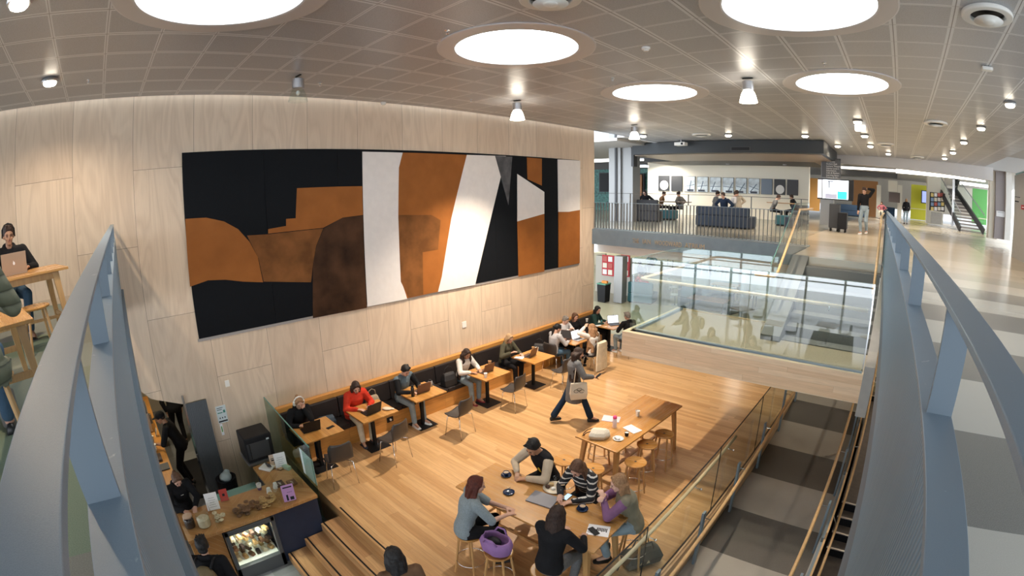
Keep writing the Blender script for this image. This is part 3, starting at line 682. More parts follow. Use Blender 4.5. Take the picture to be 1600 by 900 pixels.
def mk_stool(h=.65):
    r = thing('oak_stool', 'x', 'stool')
    MB().lathe([(.0005, h - .03), (.15, h - .03), (.172, h - .022), (.175, h - .008), (.165, h), (.0005, h)], n=32).build('seat', OAKT, r)
    MB().lathe([(.0005, h + .0005), (.02, h + .0005), (.02, h + .001), (.0005, h + .001)], n=10).build('finger_hole', DARK, r)
    for sx in (-1, 1):
        for sy in (-1, 1): MB().cyl((sx * .095, sy * .095, h - .03), (sx * .155, sy * .155, 0), .0165, .015, 10).build('leg', OAK, r, smooth=False)
    if h > .5: MB().torus((0, 0, .22), .192, .006, 28, 6).build('foot_ring', CHROME, r, smooth=True)
    return r
stool = Maker(mk_stool); lstool = Maker(lambda: mk_stool(.45))
for p, a, lb in [((-3.76, 3.10), 10, 'round oak stool under the person in the grey jumper'), ((-3.26, 3.10), 20, 'round oak stool under the purple bag'), ((-2.64, 3.22), 40, 'round oak stool under the person in the black jacket'),
                 ((-3.80, 4.70), 5, 'round oak stool under the person in the baseball jacket'), ((-3.12, 4.72), 30, 'round oak stool under the person in the striped jumper'), ((-2.30, 4.56), 15, 'round oak stool under the person with purple sleeves'),
                 ((-3.99, 5.26), 0, 'empty round stool behind the striped jumper'), ((-3.50, 5.34), 25, 'empty oak stool behind the person with purple sleeves'), ((-3.09, 5.90), 12, 'nearest empty round stool on the right side of the rear long table'),
                 ((-3.22, 6.50), 35, 'second empty round stool on the right side of the rear long table'), ((-3.16, 7.00), 5, 'shaded round stool farthest along the right of the rear long table'), ((-4.12, 6.45), 50, 'round stool on the far side of the rear long table'), ((-4.1, 7.1), 20, 'round stool hidden behind the far corner of the rear long table')]:
    stool((p[0], p[1], LOW), math.radians(a), lb, 'round oak stools')
for p, a, lb in [((-5.45, -.95), 20, 'low round oak stool in front of the table on the upper left floor'), ((-2.95, -.92), 15, 'low round oak stool under the green jacket at the left edge')]:
    lstool((p[0], p[1], 0), math.radians(a), lb, 'low oak stools')
def mk_long(h=.90, L=2.14, D=.80):
    r = thing('long_oak_table', 'x', 'table')
    MB().bb(-L / 2, L / 2, -D / 2, D / 2, h - .028, h).build('tabletop', OAKT, r, bevel=.004)
    MB().bb(-L / 2 + .16, L / 2 - .16, D / 2 - .10, D / 2 - .08, h - .10, h - .028).bb(-L / 2 + .16, L / 2 - .16, -D / 2 + .08, -D / 2 + .10, h - .10, h - .028).build('apron', OAK, r)
    for sx in (-1, 1):
        for sy in (-1, 1):
            a = Vector((sx * (L / 2 - .15), sy * (D / 2 - .10), h - .028)); b = Vector((sx * (L / 2 - .06), sy * (D / 2 - .035), 0))
            MB().rings([[p + Vector((i * q, j * q, 0)) for i, j in ((-1, -1), (1, -1), (1, 1), (-1, 1))] for p, q in ((a, .038), (b, .024))]).build('leg', OAK, r, bevel=.003)
        x = sx * (L / 2 - .09)
        MB().bb(x - .012, x + .012, -D / 2 + .06, D / 2 - .06, .20, .25).build('end_rail', OAK, r)
    MB().bb(-L / 2 + .1, L / 2 - .1, -.025, .025, .20, .23).build('stretcher', OAK, r)
    return r
ltab = Maker(mk_long)
ltab((-3.34, 3.89, LOW), math.radians(3.4), 'long oak table in the foreground with five people around it', 'long communal tables')
ltab((-3.615, 6.67, LOW), math.radians(88), 'long oak table behind, half in shade, with a cream bag', 'long communal tables')
t = mk_long(.75, 1.9, .76); tag(t, 'long oak table on the upper left floor with a laptop', 'table', 'tables on the upper left floor', (-5.81, -1.55, 0), math.radians(-72))
t = mk_long(.60, 1.2, .70); tag(t, 'oak table corner behind the green jacket at the left edge', 'table', 'tables on the upper left floor', (-4.16, -1.19, 0), math.radians(18))

# ---------------- small things
NAVY = M('navy_glaze', (.012, .03, .085), .15); COFF = M('coffee_foam', (.55, .40, .26), .4); KRAFT = M('kraft_card', (.50, .33, .19), .6)
TA = LOW + .90; TC = LOW + .75
def mk_cup(cup=NAVY, sauc=True):
    r = thing('coffee_cup', 'x', 'cup')
    if sauc: MB().lathe([(.0005, 0), (.04, 0), (.072, .012), (.074, .015), (.04, .006), (.0005, .006)], n=24).build('saucer', cup, r, smooth=True)
    MB().lathe([(.02, .006), (.028, .02), (.04, .045), (.043, .06), (.040, .06), (.036, .045), (.0005, .044)], n=24).build('cup_body', cup, r, smooth=True)
    MB().lathe([(.0005, .05), (.0385, .05), (.0385, .052), (.0005, .052)], n=20).build('coffee', COFF, r)
    MB().tube([(.040, 0, .05), (.058, 0, .045), (.058, 0, .028), (.036, 0, .022)], .004, 6).build('handle', cup, r, smooth=True)
    if sauc: MB().cyl((-.06, -.02, .016), (.03, -.055, .02), .003, n=6).build('spoon', CHROME, r)
    return r
cup = Maker(mk_cup)
for (px, py), a, lb in [((791, 743), 0, 'navy cup and saucer near the person in the baseball jacket'), ((910, 796), 60, 'navy cup and saucer in front of the person with purple sleeves')]:
    p = P(px, py, TA); cup((p.x, p.y, TA + .001), a, lb, 'navy coffee cups')
p = P(795, 770, TA); t = thing('glass_tumbler', 'empty glass on a navy saucer at the left of the front table', 'glass', (p.x, p.y, TA + .001))
MB().lathe([(.0005, 0), (.04, 0), (.075, .012), (.077, .015), (.04, .006), (.0005, .006)], n=24).build('saucer', NAVY, t, smooth=True)
MB().lathe([(.026, .008), (.031, .08), (.029, .08), (.024, .012)], n=20).build('tumbler', GLASSC, t, smooth=True); MB().cyl((.0, .0, .02), (.035, -.01, .12), .003, n=6).build('spoon', CHROME, t)
def mk_pcup(h=.10):
    r = thing('paper_cup', 'x', 'cup')
    MB().lathe([(.0005, 0), (.028, 0), (.040, h), (.042, h), (.042, h + .004), (.037, h + .004), (.034, h - .01), (.0005, h - .012)], n=20).build('cup_body', M('cup_white', (.84, .82, .80), .5), r, smooth=False)
    return r
pc = Maker(mk_pcup)
for (px, py), z, lb in [((996, 650), TA, 'white paper cup at the shaded end of the rear table'), ((759, 590), TC, 'white paper cup on the corner of a bench table'), ((839, 549), TC, 'pale cup beside the dark laptop of the light-haired person'), ((917, 503), TC, 'small cup on the farthest bench table')]:
    p = P(px, py, z); pc((p.x, p.y, z + .001), 0, lb, 'paper cups')
def laptop(label, x, y, z, rz, col, scr=None, open_=1.85, w=.32, d=.22, logo=None):
    r = thing('laptop', label, 'laptop', (x, y, z + .001), rz)
    body = M('laptop_' + col, {'black': (.012, .012, .014), 'silver': (.42, .42, .44), 'gold': (.48, .36, .27), 'brown': (.14, .08, .06)}[col], .35, .4)
    MB().bb(-w / 2, w / 2, -d / 2, d / 2, 0, .014).build('base', body, r, bevel=.003)
    MB().bb(-w / 2 + .03, w / 2 - .03, -d / 2 + .09, d / 2 - .03, .014, .0155).build('keyboard', BLK, r)
    R = Matrix.Rotation(open_ - PI / 2, 3, 'X'); c = Vector((0, d / 2, .012))
    R = Matrix.Rotation(-(open_ - PI / 2), 3, 'X')
    o = MB().box(c + R @ Vector((0, 0, d / 2)), (w, .007, d), R=R).build('lid', body, r, bevel=.002)
    MB().box(c + R @ Vector((0, -.0042, d / 2)), (w - .02, .001, d - .02), R=R).build('screen', scr or DARK, r)
    if logo: MB().ell(c + R @ Vector((0, .0042, d / 2)), (.014, .001, .018), R=R).ell(c + R @ Vector((.004, .0042, d / 2 + .022)), (.004, .001, .007), R=R @ Matrix.Rotation(.5, 3, 'Y')).build('lid_mark', PAPER, o)
    return r
SCRW = M('lit_screen', (.80, .86, .95), .3, emit=.9)
def atp(px, py, z): p = P(px, py, z); return p.x, p.y, z
laptop('black laptop open on the table nearest the glass screen', -7.62, 2.78, TC, math.radians(-95), 'black')
laptop('black tablet laptop in front of the person in the red jacket', -7.52, 3.98, TC, math.radians(-85), 'black')
laptop('brown-grey laptop in front of the person in the grey vest', -7.66, 5.25, TC, math.radians(-92), 'brown')
laptop('brown laptop in front of the curly-haired person', -7.52, 6.92, TC, math.radians(-88), 'brown')
laptop('dark laptop in front of the light-haired person in green', -7.48, 8.35, TC, math.radians(-80), 'brown')
laptop('brown laptop of the person in the light grey jumper', -7.62, 9.96, TC, math.radians(20), 'brown')
laptop('silver laptop with a bright screen opposite the white coat', -7.33, 10.22, TC, math.radians(85), 'silver', SCRW)
laptop('laptop with a white screen on the farthest bench table', -7.38, 12.12, TC, math.radians(55), 'black', SCRW, w=.36, d=.24)
laptop('brown laptop seen from behind on the farthest bench table', -7.70, 12.22, TC, math.radians(-60), 'brown')
laptop('gold laptop with a fruit mark on its lid on the upper left table', -5.98, -1.24, .75, math.radians(-78), 'gold', logo=1, open_=1.75)
t = thing('closed_laptop', 'closed grey laptop sleeve in the middle of the front table', 'laptop', atp(848, 781, TA), math.radians(12))
MB().bb(-.18, .18, -.13, .13, 0, .018).build('case', M('sleeve_grey', (.22, .22, .25), .5), t, bevel=.007)
p = atp(935, 829, TA); t = thing('leaflet', 'white leaflet printed with dark letters near the corner of the front table', 'paper', p, math.radians(25))
MB().bb(-.13, .13, -.10, .10, 0, .003).build('sheet', PAPER, t); m = MB()
for i in range(7): m.bb(-.02 + i * .018, -.008 + i * .018, -.02 + (i % 3) * .006, .05, .003, .004)
for i in range(4): m.bb(-.12, -.02, -.06 + i * .022, -.052 + i * .022, .003, .004)
m.build('print', BLK, t)
t = thing('phone', 'black phone lying on the leaflet', 'phone', (p[0] - .03, p[1] - .05, TA + .006), math.radians(70)); MB().bb(-.036, .036, -.075, .075, 0, .009).build('body', BLK, t, bevel=.004)
t = thing('phone', 'phone with a lit blue screen in front of the striped jumper', 'phone', atp(886, 777, TA), math.radians(5)); MB().bb(-.037, .037, -.075, .075, .001, .009).build('body', BLK, t, bevel=.003); MB().bb(-.033, .033, -.068, .068, .009, .0098).build('screen', M('blue_screen', (.45, .68, .9), .3, emit=.6), t)
p = atp(866, 763, TA); t = thing('cake_plate', 'tray with cake, a glass and a black cup between the jumper wearers', 'plate', p, .3)
MB().lathe([(.0005, 0), (.10, .002), (.15, .012), (.152, .016), (.10, .007), (.0005, .006)], n=30).build('plate', M('cream_plate', (.66, .58, .46), .4), t, smooth=True)
MB().box((-.05, .03, .03), (.06, .05, .04), rz=.3).build('cake_slice', M('cake', (.62, .42, .2), .8, bump=.5), t, bevel=.008)
MB().ell((-.08, -.03, .025), (.035, .03, .022)).build('brownie', M('brownie', (.06, .025, .012), .7, bump=.6), t, smooth=True); MB().ell((0, -.03, .02), (.03, .03, .02)).build('cream_blob', WHT, t, smooth=True)
t = thing('black_cup', 'black takeaway-style cup on the right side of the cake tray', 'cup', (p[0] + .10, p[1] + .05, TA + .012)); MB().lathe([(.0005, 0), (.026, 0), (.036, .07), (.033, .07), (.03, .06), (.0005, .06)], n=18).build('cup_body', BLK, t); MB().lathe([(.0005, .061), (.031, .061), (.031, .063), (.0005, .063)], n=16).build('milk', COFF, t)
t = thing('stemmed_glass', 'small stemmed glass at the back of the cake tray', 'glass', (p[0] - .08, p[1] + .12, TA + .002)); MB().lathe([(.03, 0), (.03, .003), (.004, .006), (.004, .04), (.028, .055), (.034, .09), (.031, .09), (.024, .058)], n=18).build('bowl', GLASSC, t, smooth=True)
# rear table objects
def lump(name, label, cat, loc, rz, parts, mat, vox=.01, disp=None):
    t = thing(name, label, cat, loc, rz); m = MB()
    for c, r in parts: m.ell(c, r)
    remesh(m, 'body', mat, t, vox, 2); return t
CANV = M('canvas_cream', (.66, .60, .50), .75, bump=.3, bscale=60)
p = P(937, 683, TA)
t = thing('cream_bag', 'cream bag with dark brown handles lying on the rear table', 'bag', (p.x, p.y, TA), .5)
MB().rings([[(x, y, z) for x, y in ((-w, -d), (-w * .4, -d * 1.15), (w * .5, -d), (w, -d * .2), (w * .9, d * .8), (0, d), (-w * .9, d * .8))] for z, w, d in ((.0, .15, .10), (.06, .17, .125), (.11, .15, .09), (.15, .11, .035))]).build('body', CANV, t, smooth=False, bevel=.015)
for s in (-1, 1): MB().tube([(-.12, s * .05, .12), (-.20, s * .05, .09), (-.27, s * .03, .02), (-.24, 0, .015)], .008, 6).build('strap', M('leather_brown', (.07, .03, .018), .5), t, smooth=True)
p = P(960, 668, TA); t = thing('water_bottle', 'white bottle with a bright pink cap on the rear table', 'bottle', (p.x, p.y, TA + .001))
MB().lathe([(.0005, 0), (.036, 0), (.037, .01), (.036, .15), (.030, .165), (.0005, .165)], n=20).build('body', M('bottle_pink_white', (.78, .66, .70), .4), t, smooth=True); MB().lathe([(.0005, .165), (.034, .165), (.034, .20), (.022, .215), (.0005, .215)], n=18).build('cap', M('hot_pink', (.80, .06, .22), .4), t, smooth=True)
for px, py, lb, c, w, d, a in [(955, 655, 'pink folder on the rear table', (.74, .55, .60), .30, .22, .4), (988, 671, 'white notebook on the rear table', (.80, .80, .82), .27, .19, -.3)]:
    t = thing('notebook', lb, 'notebook', atp(px, py, TA), a); MB().bb(-w / 2, w / 2, -d / 2, d / 2, .001, .011).build('pages', M('nb' + lb[:4], c, .5), t, bevel=.002)
p = P(966, 686, TA); t = thing('plate', 'small plate with crumpled napkins on the rear table', 'plate', (p.x, p.y, TA)); MB().lathe([(.0005, 0), (.05, 0), (.09, .012), (.092, .015), (.05, .006), (.0005, .006)], n=24).build('dish', WHT, t, smooth=True)
m = MB(); [m.ell((random.uniform(-.04, .06), random.uniform(-.04, .04), .03), (.028, .022, .02), R=Matrix.Rotation(i, 3, 'X')) for i in range(6)]; remesh(m, 'napkin', PAPER, t, .007, 1)
p = P(979, 681, TA); t = thing('black_cup', 'black cup beside the napkin plate on the rear table', 'cup', (p.x, p.y, TA + .001)); MB().lathe([(.0005, 0), (.028, 0), (.038, .065), (.034, .065), (.03, .055), (.0005, .055)], n=18).build('cup_body', BLK, t); MB().lathe([(.0005, .056), (.031, .056), (.031, .058), (.0005, .058)], n=16).build('milk', WHT, t)
# bench table objects
p = P(520, 652, TC); t = thing('phone', 'black phone on the table nearest the glass screen', 'phone', (-7.45, 3.10, TC + .001), .2); MB().bb(-.035, .035, -.075, .075, 0, .009).build('body', BLK, t, bevel=.003)
t = thing('paper_bag', 'crumpled white paper bag on the red-jacket table', 'paper bag', (-7.40, 4.27, TC), .5); m = MB(); m.ell((0, 0, .02), (.10, .07, .02)).ell((.08, .03, .015), (.07, .04, .014)); remesh(m, 'body', M('bag_paper', (.68, .55, .42), .7, bump=.4, bscale=30), t, .008, 1)
def bottle(label, x, y, z, col, h=.2, r=.035):
    t = thing('drink_bottle', label, 'bottle', (x, y, z + .001)); MB().lathe([(.0005, 0), (r, 0), (r, h * .75), (r * .8, h * .82), (.0005, h * .82)], n=18).build('body', M('bt' + label[:9], col, .3, .3), t, smooth=True)
    MB().lathe([(.0005, h * .82), (r * .75, h * .82), (r * .7, h), (.0005, h)], n=16).build('cap', BLK, t); return t
bottle('tall black bottle beside the laptop of the grey vest', -7.55, 4.98, TC, (.015, .015, .018), .24)
bottle('steel bottle at the far edge of the grey-vest table', -7.72, 5.55, TC, (.4, .4, .42), .15, .045)
bottle('teal drink can on the farthest bench table', -7.75, 11.95, TC, (.10, .30, .30), .14, .03)
def iced(label, x, y):
    t = thing('iced_drink', label, 'cup', (x, y, TC + .001)); MB().lathe([(.0005, 0), (.028, 0), (.042, .12), (.0005, .12)], n=18).build('cup_body', M('iced_coffee', (.42, .26, .13), .25), t); MB().cyl((0, 0, .1), (.02, .02, .21), .004, n=6).build('straw', BLK, t)
iced('iced coffee with a straw beside the light-haired person in green', -7.62, 8.68); iced('iced coffee with a straw beside the curly-haired person', -7.70, 7.25)
t = thing('napkins', 'white napkins and food wrapper near the light-haired person', 'napkins', (-7.55, 8.08, TC), .3); MB().box((0, 0, .008), (.22, .12, .012)).box((.05, .03, .02), (.12, .09, .012), rz=.5).build('sheet', PAPER, t, bevel=.003)
t = thing('open_notebook', 'open white notebook on the farthest bench table', 'notebook', (-7.78, 11.72, TC), -.2); MB().bb(-.14, .14, -.1, .1, 0, .008).build('pages', PAPER, t)
# bags
BAGB = M('bag_black', (.015, .015, .018), .6, bump=.2); BAGN = M('bag_navy', (.03, .05, .075), .6, bump=.2)
def bag(label, loc, rz, s, mat, strap=True, cat='bag', name='handbag'):
    t = thing(name, label, cat, loc, rz); w, d, h = s
    MB().rings([[(x * a, y * b, z * h) for x, y in ((-w / 2, -d / 2), (w / 2, -d / 2), (w / 2, d / 2), (-w / 2, d / 2))] for z, a, b in ((0, .95, 1), (.5, 1, .95), (.85, .85, .6), (1, .75, .3))]).build('body', mat, t, bevel=.02, seg=3)
    if strap:
        MB().tube([(-w * .3, 0, h * .9), (-w * .25, 0, h * 1.35), (0, 0, h * 1.5), (w * .25, 0, h * 1.35), (w * .3, 0, h * .9)], .008, 6).build('strap', mat, t, smooth=True)
    return t
SZ = -3.035
bag('navy bag on the bench left of the red jacket', (-8.12, 3.32, SZ), 1.4, (.36, .2, .2), BAGN, False)
lump('pink_scarf', 'bright pink scarf on the bench beside the headphone wearer', 'scarf', (-8.1, 3.02, SZ), 1.2, [((-.1, 0, .05), (.10, .06, .05)), ((.06, .02, .045), (.12, .07, .045)), ((.16, -.04, .035), (.06, .06, .035))], M('magenta', (.42, .015, .10), .7, bump=.4))
lump('cardigan', 'dark red garment on the bench beside the glass screen', 'clothing', (-8.12, 2.9, SZ), 0, [((0, 0, .05), (.10, .10, .05)), ((-.1, .05, .04), (.08, .08, .04))], M('dark_red', (.10, .015, .03), .8))
bag('beige net bag on the bench beside the red jacket', (-8.20, 4.42, SZ), 1.5, (.28, .16, .28), M('net_beige', (.38, .30, .21), .8, bump=.5))
bag('black bag on the bench right of the grey vest', (-8.12, 5.72, SZ), 1.4, (.38, .24, .2), BAGB, False)
bag('black handbag with a strap left of the curly-haired person', (-8.05, 6.30, SZ), 1.5, (.34, .22, .30), BAGB)
bag('black handbag hanging behind the light grey jumper', (-7.95, 9.30, -3.02), .5, (.34, .2, .26), BAGB)
t = thing('power_socket', 'black square power socket on the bench front', 'socket', (-7.925, 4.62, -3.27)); MB().box((0, 0, 0), (.012, .15, .11)).build('plate', BLK, t); MB().cyl((.006, 0, 0), (.035, 0, 0), .022, n=14).build('plug', WHT, t)
p = W(725, 507); t = thing('wall_switch', 'small white switch plate on the plywood below the painting', 'switch', (WX, p.y, p.z)); MB().box((.008, 0, 0), (.016, .13, .15)).build('plate', WHT, t, bevel=.004)
p = W(355, 599); t = thing('wall_switch', 'small white card reader on the plywood above the posters', 'switch', (WX, p.y, p.z)); MB().box((.008, 0, 0), (.016, .08, .12)).build('plate', WHT, t, bevel=.004)
# purple bag on stool, black holdall by the glass
PURP = M('purple_cloth', (.27, .14, .34), .8, bump=.3, bscale=90)
t = thing('purple_bag', 'open purple cloth bag resting on a stool', 'bag', (-3.26, 3.07, LOW + .652), .2)
def ringp(z, a, b, k=1): return [(a * math.cos(2 * PI * j / 20) * (1 + .05 * math.sin(3 * j)), b * math.sin(2 * PI * j / 20) * (1 + .05 * math.cos(2 * j)), z + .012 * k * math.sin(j)) for j in range(20)]
MB().rings([ringp(0, .12, .09, 0), ringp(.05, .19, .13), ringp(.15, .21, .15), ringp(.22, .18, .12), ringp(.225, .165, .105), ringp(.15, .17, .11), ringp(.09, .14, .09)]).build('body', PURP, t, smooth=True)
MB().ell((-.03, 0, .15), (.10, .07, .06)).build('contents', BLK, t, smooth=True)
for s in (-1, 1): MB().tube([(-.10, s * .11, .2), (-.06, s * .13, .27), (.03, s * .13, .27), (.08, s * .11, .2)], .012, 6).build('strap', PURP, t, smooth=True)
p = P(1008, 882, LOW); t = thing('holdall', 'dark green-black holdall on the floor behind the long glass', 'bag', (p.x - .08, p.y + .02, LOW), math.radians(60))
HB = M('holdall_cloth', (.018, .03, .03), .6, bump=.2)
MB().rings([[(x, y, z) for x, y in ((-w, -d), (w, -d), (w * 1.05, 0), (w, d), (-w, d), (-w * 1.05, 0))] for z, w, d in ((0, .24, .12), (.12, .26, .14), (.22, .22, .09), (.27, .15, .03))]).build('body', HB, t, bevel=.02, seg=3)
for s in (-1, 1): MB().tube([(-.12, s * .06, .24), (-.09, s * .05, .36), (.09, s * .05, .36), (.12, s * .06, .24)], .012, 8).build('handle', HB, t, smooth=True)
MB().tube([(-.2, 0, .22), (-.34, -.05, .12), (-.38, -.05, .02)], .01, 6).build('strap', BLK, t, smooth=True)
for dx in (0, -.1): MB().prism([(dx, .08), (dx + .05, .08), (dx + .025, .13)], -.146, -.140, 1).build('pale_triangle', M('tri', (.5, .45, .3), .6), t)

# ================================================================ people
SKINS = {'light': M('skin_light', (.56, .32, .23), .5), 'pale': M('skin_pale', (.64, .40, .31), .5), 'tan': M('skin_tan', (.42, .22, .13), .5)}
EYEM = M('eye_dark', (.02, .012, .01), .3); LIP = M('lips', (.34, .10, .09), .5)
def hairmat(n, c, c2=None):
    if n in MAT: return MAT[n]
    t = NT(n, .5); t.b.inputs['Specular IOR Level'].default_value = .2; p = t.tc.outputs['Object']; X = t.xyz(p)
    s = t.noise(t.vec(t.math('MULTIPLY', X[0], 60), t.math('MULTIPLY', X[1], 60), t.math('MULTIPLY', X[2], 6)), 2., 3, .6)
    t.color(t.mix(t.mr(s, .35, .65, 0, 1), c, c2 or tuple(min(1, v * 2.2 + .01) for v in c[:3]) + (1,))); t.bump(s, .6, .006); return t.m
HAIR = {'black': hairmat('hair_black', (.008, .007, .007, 1)), 'dark': hairmat('hair_dark_brown', (.022, .012, .009, 1)), 'brown': hairmat('hair_brown', (.065, .032, .018, 1)), 'auburn': hairmat('hair_auburn', (.05, .013, .009, 1), (.12, .03, .018, 1)),
        'blond': hairmat('hair_blond', (.24, .14, .07, 1), (.48, .33, .19, 1)), 'ginger': hairmat('hair_fair', (.22, .11, .055, 1), (.40, .24, .13, 1)), 'grey': hairmat('hair_grey', (.10, .08, .07, 1), (.3, .27, .24, 1))}
def cloth(n, c, **k): k.setdefault('var', .15); return M('cloth_' + n, c, .85, bump=.25, bscale=90, spec=.15, **k)
def knit_striped():
    t = NT('cloth_striped_knit', .85); X = t.xyz(t.tc.outputs['Object']); n = t.noise(t.tc.outputs['Object'], 9, 2)
    f = t.math('FRACT', t.math('ADD', t.math('MULTIPLY', X[2], 15), t.math('MULTIPLY', n, .6)))
    t.color(t.mix(t.math('LESS_THAN', f, .26), (.014, .014, .018, 1), (.62, .58, .54, 1))); return t.m
def puffer_mat():
    t = NT('cloth_green_puffer', .7); X = t.xyz(t.tc.outputs['Object']); f = t.math('ABSOLUTE', t.math('SINE', t.math('MULTIPLY', X[2], 36)))
    t.color(t.mix(t.mr(f, 0, .35, 1, 0), (.20, .20, .13, 1), (.10, .10, .065, 1))); t.bump(f, .8, .02); return t.m
C = dict(black=cloth('black', (.012, .012, .014)), red=cloth('red_jacket', (.62, .045, .022), var=.3), vest=cloth('grey_vest', (.12, .16, .19)), white=cloth('white', (.70, .66, .62)), green=cloth('olive', (.08, .075, .05)),
         lgrey=cloth('light_grey', (.42, .41, .43)), grey=cloth('grey_knit', (.24, .28, .30), vscale=60), coat=cloth('grey_coat', (.15, .15, .155), vscale=40), jeans=cloth('jeans', (.06, .11, .17)), ljeans=cloth('light_jeans', (.26, .33, .38)),
         djeans=cloth('dark_jeans', (.015, .03, .06)), beige=cloth('beige', (.50, .42, .33)), dgreen=cloth('dark_green', (.02, .05, .045)), purple=cloth('purple', (.25, .125, .25)), cream=cloth('cream', (.66, .60, .48)), navy=cloth('navy', (.015, .025, .05)),
         puffer=puffer_mat(), pink=cloth('pink', (.45, .14, .16)), khaki=cloth('khaki', (.16, .12, .065)), sleeve=cloth('oat_sleeve', (.50, .41, .31)), stripe=knit_striped(), wblouse=cloth('blouse', (.62, .62, .64)), brown=cloth('brown', (.16, .09, .05)), sage=cloth('sage_vest', (.23, .21, .155)), teal=cloth('teal_knit', (.04, .13, .13)))
SHOE = dict(black=M('shoe_black', (.015, .015, .015), .4), white=M('shoe_white', (.75, .75, .74), .5), red=M('shoe_red', (.25, .02, .03), .5), navy=M('shoe_navy', (.015, .025, .05), .5))
def ik(a, c, l1, l2, hint):
    a, c = Vector(a), Vector(c); d = c - a; L = min(d.length, (l1 + l2) * .998); u = d.normalized(); c = a + u * L
    h = Vector(hint); h = (h - u * h.dot(u)).normalized(); x = (l1 * l1 - l2 * l2 + L * L) / (2 * L)
    return a + u * x + h * math.sqrt(max(l1 * l1 - x * x, 0)), c
def person(label, loc, yaw, pose='sit', h=1.68, skin='light', hair='dark', hs='long', top='black', legs='jeans', shoes='black', seat=.46, lean=.15, side=0., twist=0., head=(.3, 0.), hands=None, feet=None,
           sleeves=None, body_extra=None, lod=1, group=None, coat=0., tuck=True, elb=(1, -.3, -1), curl=.5, female=True, longs='sleeve', base=None, elbow=None):
    s = h / 1.68; vox = {0: .0075, 1: .0105, 2: .017}[lod]
    root = thing('person', label, 'person', loc, yaw, group)
    V = Vector; pel = V((0, 0, (.91 * s if pose != 'sit' else seat + .10)))
    Rl = Matrix.Rotation(-lean, 3, 'X') @ Matrix.Rotation(side, 3, 'Y') @ Matrix.Rotation(twist, 3, 'Z')
    def T(x, y, z): return pel + Rl @ (V((x, y, z)) * s)
    slouch = .02
    sw = (.165 if female else .185)
    waist, chest, nb = T(0, 0, .16), T(0, -slouch, .34), T(0, -.005, .485)
    shl = {k: T(k * sw, 0, .43) for k in (-1, 1)}; hip = {k: pel + V((k * .085 * s, 0, -.03)) for k in (-1, 1)}
    Rh = Matrix.Rotation(twist * .5 + head[1], 3, 'Z') @ Matrix.Rotation(-head[0], 3, 'X'); hc = nb + Rh @ V((0, .03, .135)) * s
    def H(x, y, z): return hc + Rh @ (V((x, y, z)) * s)
    # arms
    hands = hands or {k: (k * .2, .05, pel.z - .08 if pose != 'sit' else pel.z + .1) for k in (-1, 1)}
    A = {}
    for k in (-1, 1):
        tgt = V(hands[k]); hint = (elbow or {}).get(k, (k * elb[0], elb[1], elb[2]))
        A[k] = ik(shl[k], tgt, .275 * s, .245 * s, hint)
    # legs
    if feet is None:
        feet = {k: ((k * .10, .42, .07) if pose == 'sit' else (k * .09, (.16 * k if pose == 'walk' else 0), .08)) for k in (-1, 1)}
    Lg = {k: ik(hip[k], V(feet[k]), .43 * s, .42 * s, (k * .15, 1, .45 if pose == 'sit' else 0)) for k in (-1, 1)}
    def torso(m, g, z0=0.):
        fw = .0 if not female else .012
        secs = [(-.10, .145, .10), (-.02, .165, .115), (.08, .145, .10), (.16, .128 + (.012 if not female else 0), .092), (.27, .145, .105 + fw), (.36, .158, .108 + fw), (.43, .150, .085), (.475, .085, .06)]
        R = []
        for z, a, b in secs:
            if z < z0: continue
            c = T(0, -slouch * min(1, max(0, z / .34)) + (.01 if z > .2 else 0), z)
            R.append([c + Rl @ V((math.cos(2 * PI * j / 20) * (a * s + g), math.sin(2 * PI * j / 20) * (b * s + g), 0)) for j in range(20)])
        m.rings(R)
        for k in (-1, 1): m.cap(T(k * .06, 0, .43), shl[k], .055 * s + g, .052 * s + g)
    # body
    m = MB(); torso(m, 0)
    m.cap(nb - Rl @ V((0, 0, .05)), hc - Rh @ V((0, .03, .06)) * s, .052 * s, .046 * s)
    for k in (-1, 1):
        e, w = A[k]; m.cap(shl[k], e, .047 * s, .036 * s).cap(e, w, .036 * s, .024 * s)
        kn, an = Lg[k]; m.cap(hip[k], kn, .082 * s, .052 * s).cap(kn, an, .053 * s, .036 * s).cap(an, an + V((k * .02, .11 * s, -.035)), .036, .028)
        # hand
        f = (w - e).normalized(); f = (f + V((0, .15, -.15 if hands[k][2] < e.z + .02 else 0))).normalized()
        up = V((0, 0, 1)) if abs(f.z) < .85 else V((0, 1, 0)); sx = f.cross(up).normalized(); up = sx.cross(f)
        pc_ = w + f * .045 * s
        for q in (-.026, -.009, .009, .026): m.cap(w + sx * q * .6, w + f * .085 * s + sx * q, .015, .0115, 8)
        if lod < 2:
            for i, (q, ln) in enumerate(((-.029, .062), (-.0098, .078), (.0098, .082), (.029, .072)) if k < 0 else ((.029, .062), (.0098, .078), (-.0098, .082), (-.029, .072))):
                b0 = w + f * .085 * s + sx * q; c1 = b0 + (f - up * curl * .5).normalized() * ln * .5 + sx * q * .12; c2 = c1 + (f * (1 - curl * .6) - up * curl).normalized() * ln * .5
                m.cap(b0, c1, .0095, .0085, 6).cap(c1, c2, .0085, .007, 6)
            th = w + f * .02 * s - sx * k * .022 if True else 0
            t1 = th + (f * .6 - sx * k * .9 - up * .2).normalized() * .035; t2 = t1 + (f * .95 - sx * k * .1 - up * .35).normalized() * .03
            m.cap(th, t1, .0125, .0105, 6).cap(t1, t2, .0105, .0085, 6)
        else: m.cap(pc_, w + f * .15 * s - up * .02, .02, .012, 8).cap(w + f * .03, w + f * .08 - sx * k * .04, .011, .009, 6)
